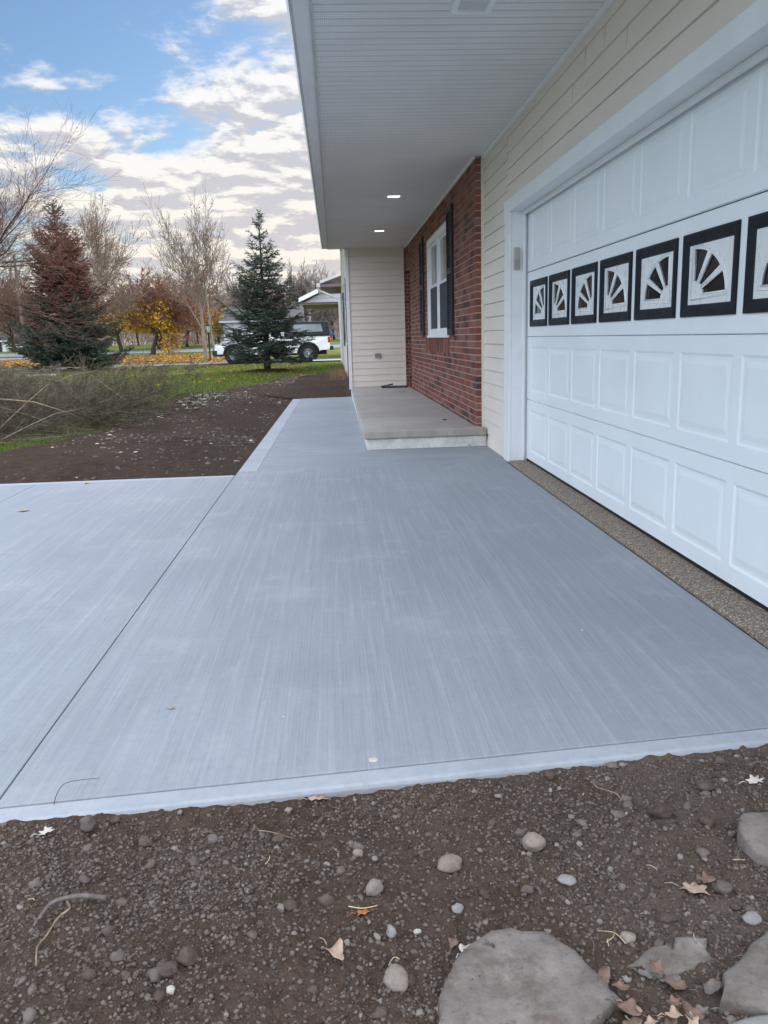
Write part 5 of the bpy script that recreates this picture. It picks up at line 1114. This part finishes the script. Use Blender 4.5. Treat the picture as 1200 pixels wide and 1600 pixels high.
    def wheel(cx, yc, s_):
        w_ = bpy.data.objects.new('wheel', None); COL.objects.link(w_); w_.parent = T; w_.location = (cx, yc, wr)
        m_ = MB(); m_.lathe([(.22, -.11), (.30, -.122), (.355, -.105), (wr, -.07), (wr, .07), (.355, .105), (.30, .122), (.22, .11)], 32, ax=1); m_.build('tyre', tyre, w_, smooth=True)
        m_ = MB(); m_.lathe([(.225, s_*.11), (.215, s_*.10), (.205, s_*.04), (.03, s_*.03)], 28, ax=1)
        for k in range(5):
            a = k*2*math.pi/5; d = Vector((math.cos(a), 0, math.sin(a))); p = Vector((-math.sin(a), 0, math.cos(a)))
            q = [d*.03+p*.045, d*.215+p*.03, d*.215-p*.03, d*.03-p*.045]
            m_.add([tuple(v+Vector((0, s_*.05, 0))) for v in q]+[tuple(v+Vector((0, s_*.095, 0))) for v in q], [(0, 1, 2, 3), (7, 6, 5, 4), (0, 4, 5, 1), (2, 6, 7, 3), (1, 5, 6, 2), (3, 7, 4, 0)])
        m_.lathe([(.055, s_*.05), (.055, s_*.11), (.03, s_*.115)], 16, ax=1); m_.build('rim', chrome, w_)
    for cx in (cx1, cx2): wheel(cx, .115, -1); wheel(cx, Wd-.115, 1)
MT['capblack'] = plain('cap_black', (.010, .012, .020), .3, .4); MT['capglass'] = plain('cap_window', (.22, .24, .27), .15, .6, .25, 2); MT['bumper'] = plain('bumper_blue_black', (.022, .03, .042), .5, .3)
m_ws = plain('windshield_glass', (.16, .28, .42), .08, .7, .3, 2)
truck()
t = thing('trailer_ramp', (.6, 37.0, .14), 'pair of white rails lying low behind the tail of the pickup', 'ramp')
for y in (0, .5): b = MB(); b.box((-1.6, y, .02), (1.8, y+.10, .07)); b.build('rail', 'trim', t)

# ------------------------------------------------------------------ single stones, flagstones, leaves in the foreground
def flag(poly, z0, label, tilt=(0, 0), mat='flag', th=.05, seed=1, name='flagstone'):
    cx = sum(p[0] for p in poly)/len(poly); cy = sum(p[1] for p in poly)/len(poly); rn_ = random.Random(seed)
    # subdivide outline with noise
    out = []
    for i, p in enumerate(poly):
        q = poly[(i+1) % len(poly)]; n = max(2, int(math.hypot(q[0]-p[0], q[1]-p[1])/.018))
        for k in range(n): t_ = k/n; out.append((p[0]+(q[0]-p[0])*t_-cx+rn_.uniform(-1, 1)*.003 + .018*mnoise.noise(Vector((p[0]*9+k*.35, p[1]*9+i, seed))), p[1]+(q[1]-p[1])*t_-cy+rn_.uniform(-1, 1)*.0022))
    rings = [(1.0, -th), (1.02, -.02), (1.0, -.006), (.985, 0), (.9, .001), (.7, .002), (.45, .002), (.2, .001)]
    vs = []; n = len(out)
    for s_, z in rings:
        for x, y in out:
            nz = mnoise.noise(Vector((x*s_*14+seed, y*s_*14, 0)))*.009 + mnoise.noise(Vector((x*s_*45+seed, y*s_*45, 3)))*.0015
            vs.append((x*s_, y*s_, z+(nz if z > -.01 else 0)+tilt[0]*x*s_+tilt[1]*y*s_))
    b = MB(); b.add(vs, [(k*n+i, k*n+(i+1) % n, (k+1)*n+(i+1) % n, (k+1)*n+i) for k in range(len(rings)-1) for i in range(n)] + [tuple(range((len(rings)-1)*n, len(rings)*n))], tone=.15)
    o = b.build(name, mat, smooth=True, tone=True); o.location = (cx, cy, z0); return tag(o, label, 'flagstone')
flag([(.095, 1.0), (.108, 1.10), (.122, 1.147), (.142, 1.221), (.204, 1.319), (.25, 1.340), (.295, 1.349), (.354, 1.335), (.4, 1.281), (.439, 1.216), (.436, 1.173), (.381, 1.124), (.341, 1.078), (.33, 1.0)], -.026, 'largest flat grey flagstone, in the middle of the bottom edge', (0, .03), seed=2)
flag([(.609, 1.157), (.646, 1.212), (.782, 1.312), (.86, 1.33), (.9, 1.2), (.80, 1.13), (.70, 1.13)], -.030, 'grey flagstone with a pointed left end at the lower right', (.05, 0), seed=5)
flag([(.865, 1.60), (.90, 1.650), (1.0, 1.652), (1.06, 1.60), (1.0, 1.50), (.92, 1.485), (.872, 1.53)], -.016, 'thick brownish flagstone with a pale top edge at the right', (.0, .12), seed=7)
flag([(.618, 1.118), (.68, 1.130), (.76, 1.12), (.76, .98), (.60, .98)], -.040, 'blue-grey flagstone cut off by the bottom right corner', (0, 0), 'grey_stone', seed=9)
flag([(.490, 1.262), (.53, 1.285), (.607, 1.316), (.66, 1.304), (.64, 1.262), (.55, 1.228)], -.044, 'half-buried flagstone lying between the two large flagstones', (.02, .1), seed=12)
def stone(x, y, r, mat, label, seed, asp=(1, .8, .65), rot=0., cat='stone', ang=.28, sink=.25):
    v, f = lumpy(I3, seed, ang, 1.1); v = v*np.array(asp)*r/2
    o = npmesh('stone' if cat == 'stone' else 'soil_lump', v, f, mat, smooth=True, tone=np.full(len(f), random.Random(seed).random()*.6)); o.rotation_euler = (.1, .15, rot)
    o.location = (x, y, float(soil_h(np.array(x), np.array(y)))+r*asp[2]/2*(1-sink)); return tag(o, label, cat)
for a in ((.401, 1.614, .052, 'tan_stone', 'rounded tan stone in the middle right of the soil', 3, (1, .85, .75), .2),
    (.037, 1.509, .042, 'tan_stone', 'pale tan angular stone at the centre of the soil', 5, (1, .75, .8), .9),
    (.206, 1.572, .058, 'tan_stone', 'rough crumbly tan stone right of centre, below the drive edge', 8, (1, .7, .6), .3),
    (.065, 1.251, .048, 'tan_stone', 'smooth egg-shaped brown stone left of the largest flagstone', 11, (.9, 1, .8), .1),
    (.064, 1.375, .026, 'grey_stone', 'small blue-grey stone with a flat face at bottom centre', 13, (.7, 1, .8), .2),
    (.446, 1.504, .040, 'grey_stone', 'flat grey oval stone right of the tan round stone', 17, (1, .7, .3), .1),
    (-.34, 1.27, .017, 'pale_stone', 'tiny smooth white pebble at lower left', 19, (1, .9, .8), 0),
    (.007, 1.635, .024, 'tan_stone', 'small greyish rounded stone above the angular tan stone', 23, (1, .8, .8), 0),
    (.778, 1.361, .050, 'grey_stone', 'grey broken slab chip at the right above the pointed flagstone', 29, (1, .6, .3), .5),
    (.203, 1.438, .026, 'grey_stone', 'bluish stone beside the largest flagstone top edge', 31, (1, .8, .6), .7),
    (.036, 1.366, .020, 'tan_stone', 'small oblong tan stone left of the flat blue-grey one', 37, (1, .5, .6), 2.2),
    (.115, 1.381, .018, 'pale_stone', 'small cream chip just right of the flat blue-grey stone', 41, (1, .6, .6), .4)):
    stone(*a)
for a in ((.73, 1.712, .070, 'clod', 'long brown soil lump right of centre in the upper soil', 4, (1, .6, .5), .5), (-.636, 1.795, .046, 'clod', 'dark soil lump touching the drive edge at the left', 6, (.8, .9, .8), .2),
    (-.324, 1.345, .038, 'clod', 'round dark soil lump at lower left', 7, (1, .85, .7), 0), (-.352, 1.312, .040, 'clod', 'flatter soil lump beside the round dark one at lower left', 9, (1, .7, .5), .3),
    (-.178, 1.713, .032, 'clod', 'soil lump with a twig lying across it', 10, (1, .8, .7), .6), (-.487, 1.727, .030, 'clod', 'lone soil lump in the upper left of the soil', 12, (1, .8, .8), 0),
    (.827, 1.668, .032, 'clod', 'knobbly lump left of the thick brownish flagstone', 14, (1, .8, .7), 0), (.758, 1.449, .036, 'clod', 'round lump above the pointed flagstone', 15, (1, .9, .7), 0),
    (.879, 1.80, .050, 'clod', 'broad soil lump near the drive edge at the right', 16, (1, .8, .5), .4), (.515, 1.899, .034, 'clod', 'soil lump close under the drive edge, right of centre', 18, (1, .8, .6), .4), (.516, 1.33, .030, 'tan_stone', 'reddish lump beside the half-buried flagstone', 20, (.9, .8, .7), 0)):
    stone(*a, cat='soil lump', ang=.4)
# leaves
def leafshape(x, y, z, s, mat, label, seed, rot=0., curl=.3, lob=5, asp=1.5, cat='leaf'):
    rn_ = random.Random(seed); n = 40; out = []
    for i in range(n):
        a = 2*math.pi*i/n; r = (1-.38*abs(math.sin(a*lob/2+.4))**1.5)*(1+.06*rn_.uniform(-1, 1)); out.append((r*math.cos(a)*asp, r*math.sin(a)))
    vs = [(0, 0, 0)]; 
    for k, s_ in enumerate((.5, 1)):
        for x_, y_ in out: vs.append((x_*s_, y_*s_, curl*((y_*s_)**2)*.8 + .14*math.sin(x_*s_*4+seed)*s_))
    b = MB(); b.add([tuple(q*s/2 for q in v) for v in vs], [(0, 1+i, 1+(i+1) % n) for i in range(n)] + [(1+i, 1+n+i, 1+n+(i+1) % n, 1+(i+1) % n) for i in range(n)], tone=rn_.random())
    b.tube([(-asp*s*.5, 0, .0), (-asp*s*.72, .05*s, .004), (-asp*s*.95, .02*s, .0)], .0010, 5)
    o = b.build('leaf', mat, smooth=True, tone=True); o.location = (x, y, z); o.rotation_euler = (rn_.uniform(-.15, .15), rn_.uniform(-.15, .15), rot)
    m_ = o.modifiers.new('thick', 'SOLIDIFY'); m_.thickness = .0008; return tag(o, label, cat)
MT['leaf_pale'] = plain('pale_dead_leaf', (.50, .45, .39), .7, .2, .12, 30); MT['leaf_tan'] = plain('tan_dead_leaf', (.38, .27, .20), .7, .2, .25, 40); MT['leaf_brown'] = plain('brown_dead_leaf', (.17, .11, .08), .7, .2, .3, 40); MT['leaf_orange'] = plain('orange_dead_leaf', (.36, .13, .05), .7, .2, .3, 40); MT['leaf_yellow'] = plain('yellow_dead_leaf', (.52, .42, .26), .7, .2, .2, 30)
SH = lambda x, y: float(soil_h(np.array(x), np.array(y)))
for a in ((-.727, 1.774, .014, .026, 'leaf_pale', 'white lobed dead leaf at the left beside the drive edge', 1, .4, .5, 7), (1.014, 1.81, .014, .034, 'leaf_pale', 'white lobed dead leaf by the right edge of the photo', 2, .2, .4, 7),
    (-.044, 1.327, .016, .036, 'leaf_tan', 'curled tan dead leaf left of the egg-shaped brown stone', 3, -.9, 1.1, 3), (-.087, 1.864, .012, .024, 'leaf_tan', 'small pinkish curled leaf just under the drive edge, centre', 4, .1, .9, 2, 2.2),
    (.702, 1.454, .016, .042, 'leaf_tan', 'pale lobed oak leaf at the right of the soil', 5, -.5, .5, 7), (.738, 1.476, .020, .034, 'leaf_brown', 'brown leaf overlapping the pale oak leaf', 6, .6, .5, 5),
    (.201, 1.325, .012, .024, 'leaf_pale', 'cream leaf at the top corner of the largest flagstone', 8, .9, .5, 3), (.235, 1.338, .016, .026, 'leaf_tan', 'tan leaf lying on the top edge of the largest flagstone', 9, 2.0, .8, 4), (.011, 1.440, .010, .020, 'leaf_orange', 'small orange leaf scrap below the angular tan stone', 10, .2, .4, 5), (.18, 1.34, .012, .02, 'leaf_brown', 'dark brown leaf left of the largest flagstone top', 18, 1.2, .8, 4)):
    leafshape(a[0], a[1], SH(a[0], a[1])+a[2]*.7, a[3]*1.0, *a[4:])
leafshape(-2.211, 5.698, SL+.006, .055, 'leaf_yellow', 'tan leaf lying alone on the left of the drive', 11, .3, .3, 4); leafshape(-.553, 2.393, SL+.003, .014, 'leaf_tan', 'tiny tan leaf scrap on the drive near the joint', 12, .3, .3, 4); leafshape(-2.1, 6.80, SL+.004, .05, 'leaf_yellow', 'flat tan leaf on the far edge of the drive', 14, .1, .2, 4); 
for i in range(26):
    x, y = RNG.uniform(.42, .62), RNG.uniform(1.05, 1.24); 
    o = leafshape(x, y, SH(x, y)+RNG.uniform(.008, .028), RNG.uniform(.018, .034), ('leaf_brown', 'leaf_tan', 'leaf_brown', 'bark')[i % 4], 'dry brown leaf in the drift between the flagstones', 30+i, RNG.uniform(0, 6), .7, int(RNG.integers(2, 7)), RNG.uniform(1.1, 1.9)); o['group'] = 'drift of dry leaves between the flagstones'
# twigs, roots and a wire
def twig(pts, r, mat, label, cat='twig', name='twig'):
    p0 = pts[0]; b = MB()
    n = len(pts); P = []
    for i in range(n-1):
        a_, b_, c_, d_ = pts[max(i-1, 0)], pts[i], pts[i+1], pts[min(i+2, n-1)]
        for k in range(6):
            t_ = k/6; P.append(tuple(.5*(2*b_[j]+(c_[j]-a_[j])*t_+(2*a_[j]-5*b_[j]+4*c_[j]-d_[j])*t_**2+(3*b_[j]-a_[j]-3*c_[j]+d_[j])*t_**3)-p0[j] for j in range(3)))
    P.append(tuple(pts[-1][j]-p0[j] for j in range(3))); b.tube(P, list(np.linspace(r, r*.6, len(P))), 6); o = b.build(name, mat, smooth=True); o.location = p0; return tag(o, label, cat)
h = lambda x, y, u=.008: (x, y, SH(x, y)+u)
twig([h(-.60, 1.52), h(-.585, 1.49, .014), h(-.60, 1.465, .012), h(-.612, 1.43), h(-.615, 1.39), h(-.602, 1.346)], .0026, 'peeled', 'pale curved root lying on the soil at lower left', 'root', 'root')
twig([(-.734, 1.816, SH(-.734, 1.816)), (-.745, 1.862, -.035), (-.742, 1.90, -.004), (-.727, 1.941, .004), (-.66, 1.982, -.012)], .0011, 'rubber', 'thin dark wire poking out of the soil and lying over the drive edge', 'wire', 'wire')
twig([h(-.232, 1.764), h(-.19, 1.735, .016), h(-.143, 1.70)], .0014, 'peeled', 'straight thin twig over the soil lump in the upper soil'); twig([h(-.018, 1.455), h(.01, 1.448, .012), h(.04, 1.456)], .0013, 'leaf_yellow', 'yellowish straw beside the small orange leaf scrap')
twig([h(.62, 1.865), h(.615, 1.835), h(.635, 1.81, .012), h(.655, 1.80), h(.655, 1.765)], .0018, 'peeled', 'kinked thin root near the drive edge at the right', 'root', 'root')
twig([h(-.52, 1.52, .015), h(-.57, 1.515, .025), h(-.62, 1.50, .022), h(-.64, 1.47, .01)], .006, 'bark', 'stubby brown root end at the top of the pale curved root', 'root', 'root')
for i in range(60):
    x, y = RNG.uniform(-.8, 1.0), RNG.uniform(1.1, 1.85); 
    if i < 26: x, y = RNG.uniform(.42, .72), RNG.uniform(1.06, 1.42)
    if y > slab_near(x)-.06: continue
    a = RNG.uniform(0, 6.3); l = RNG.uniform(.015, .06) if i < 26 else RNG.uniform(.008, .03)
    o = twig([h(x, y), h(x+l*.5*math.cos(a), y+l*.5*math.sin(a), .012), h(x+l*math.cos(a+.3), y+l*math.sin(a+.3), .009)], .0009, ('leaf_yellow', 'peeled', 'bark')[i % 3], 'short bit of dry straw or twig lying loose on the soil', 'straw', 'straw'); o['group'] = 'bits of dry straw on the soil'
for i, (x, y, r) in enumerate(((.059, 2.012, .011), (-.2, 2.3, .004), (.9, 2.9, .004))): 
    b = MB(); b.lathe([(r*1.2, 0), (r, .0012), (r*.4, .0016)], 10, (0, 0, 0)); o = b.build('paint_speck', 'leaf_pale'); o.location = (x, y, SL+.0002); tag(o, ('white speck on the near edge of the drive, centre', 'tiny white speck on the drive above the larger speck', 'tiny white speck on the right of the drive')[i], 'speck')
# pale stone slab on the far lawn
b = MB(); b.box((-1.2, -.3, 0), (.2, .3, .12)); b.box((.25, -.2, 0), (1.1, .25, .10)); o = b.build('rock', 'pale_stone', bevel=.05); o.location = (-10.6, 28.6, .1); tag(o, 'pale flat rocks on the lawn behind the brush pile', 'rock')

def flag_pos(n):
    x = RNG.uniform(.13, .44, n); y = RNG.uniform(1.02, 1.33, n); k = fbm(x, y, 9, 3, 3) > .12; x, y = x[k], y[k]; return np.stack([x, y, np.full(len(x), -.0235)+.03*(y-1.18)], -1)
scatter_lumps(1100, flag_pos, lambda n: .0012+.004*RNG.random(n)**3, 'clod', 'soil_crumbs', 'crumbs of soil lying on top of the largest flagstone', 'soil crumbs')
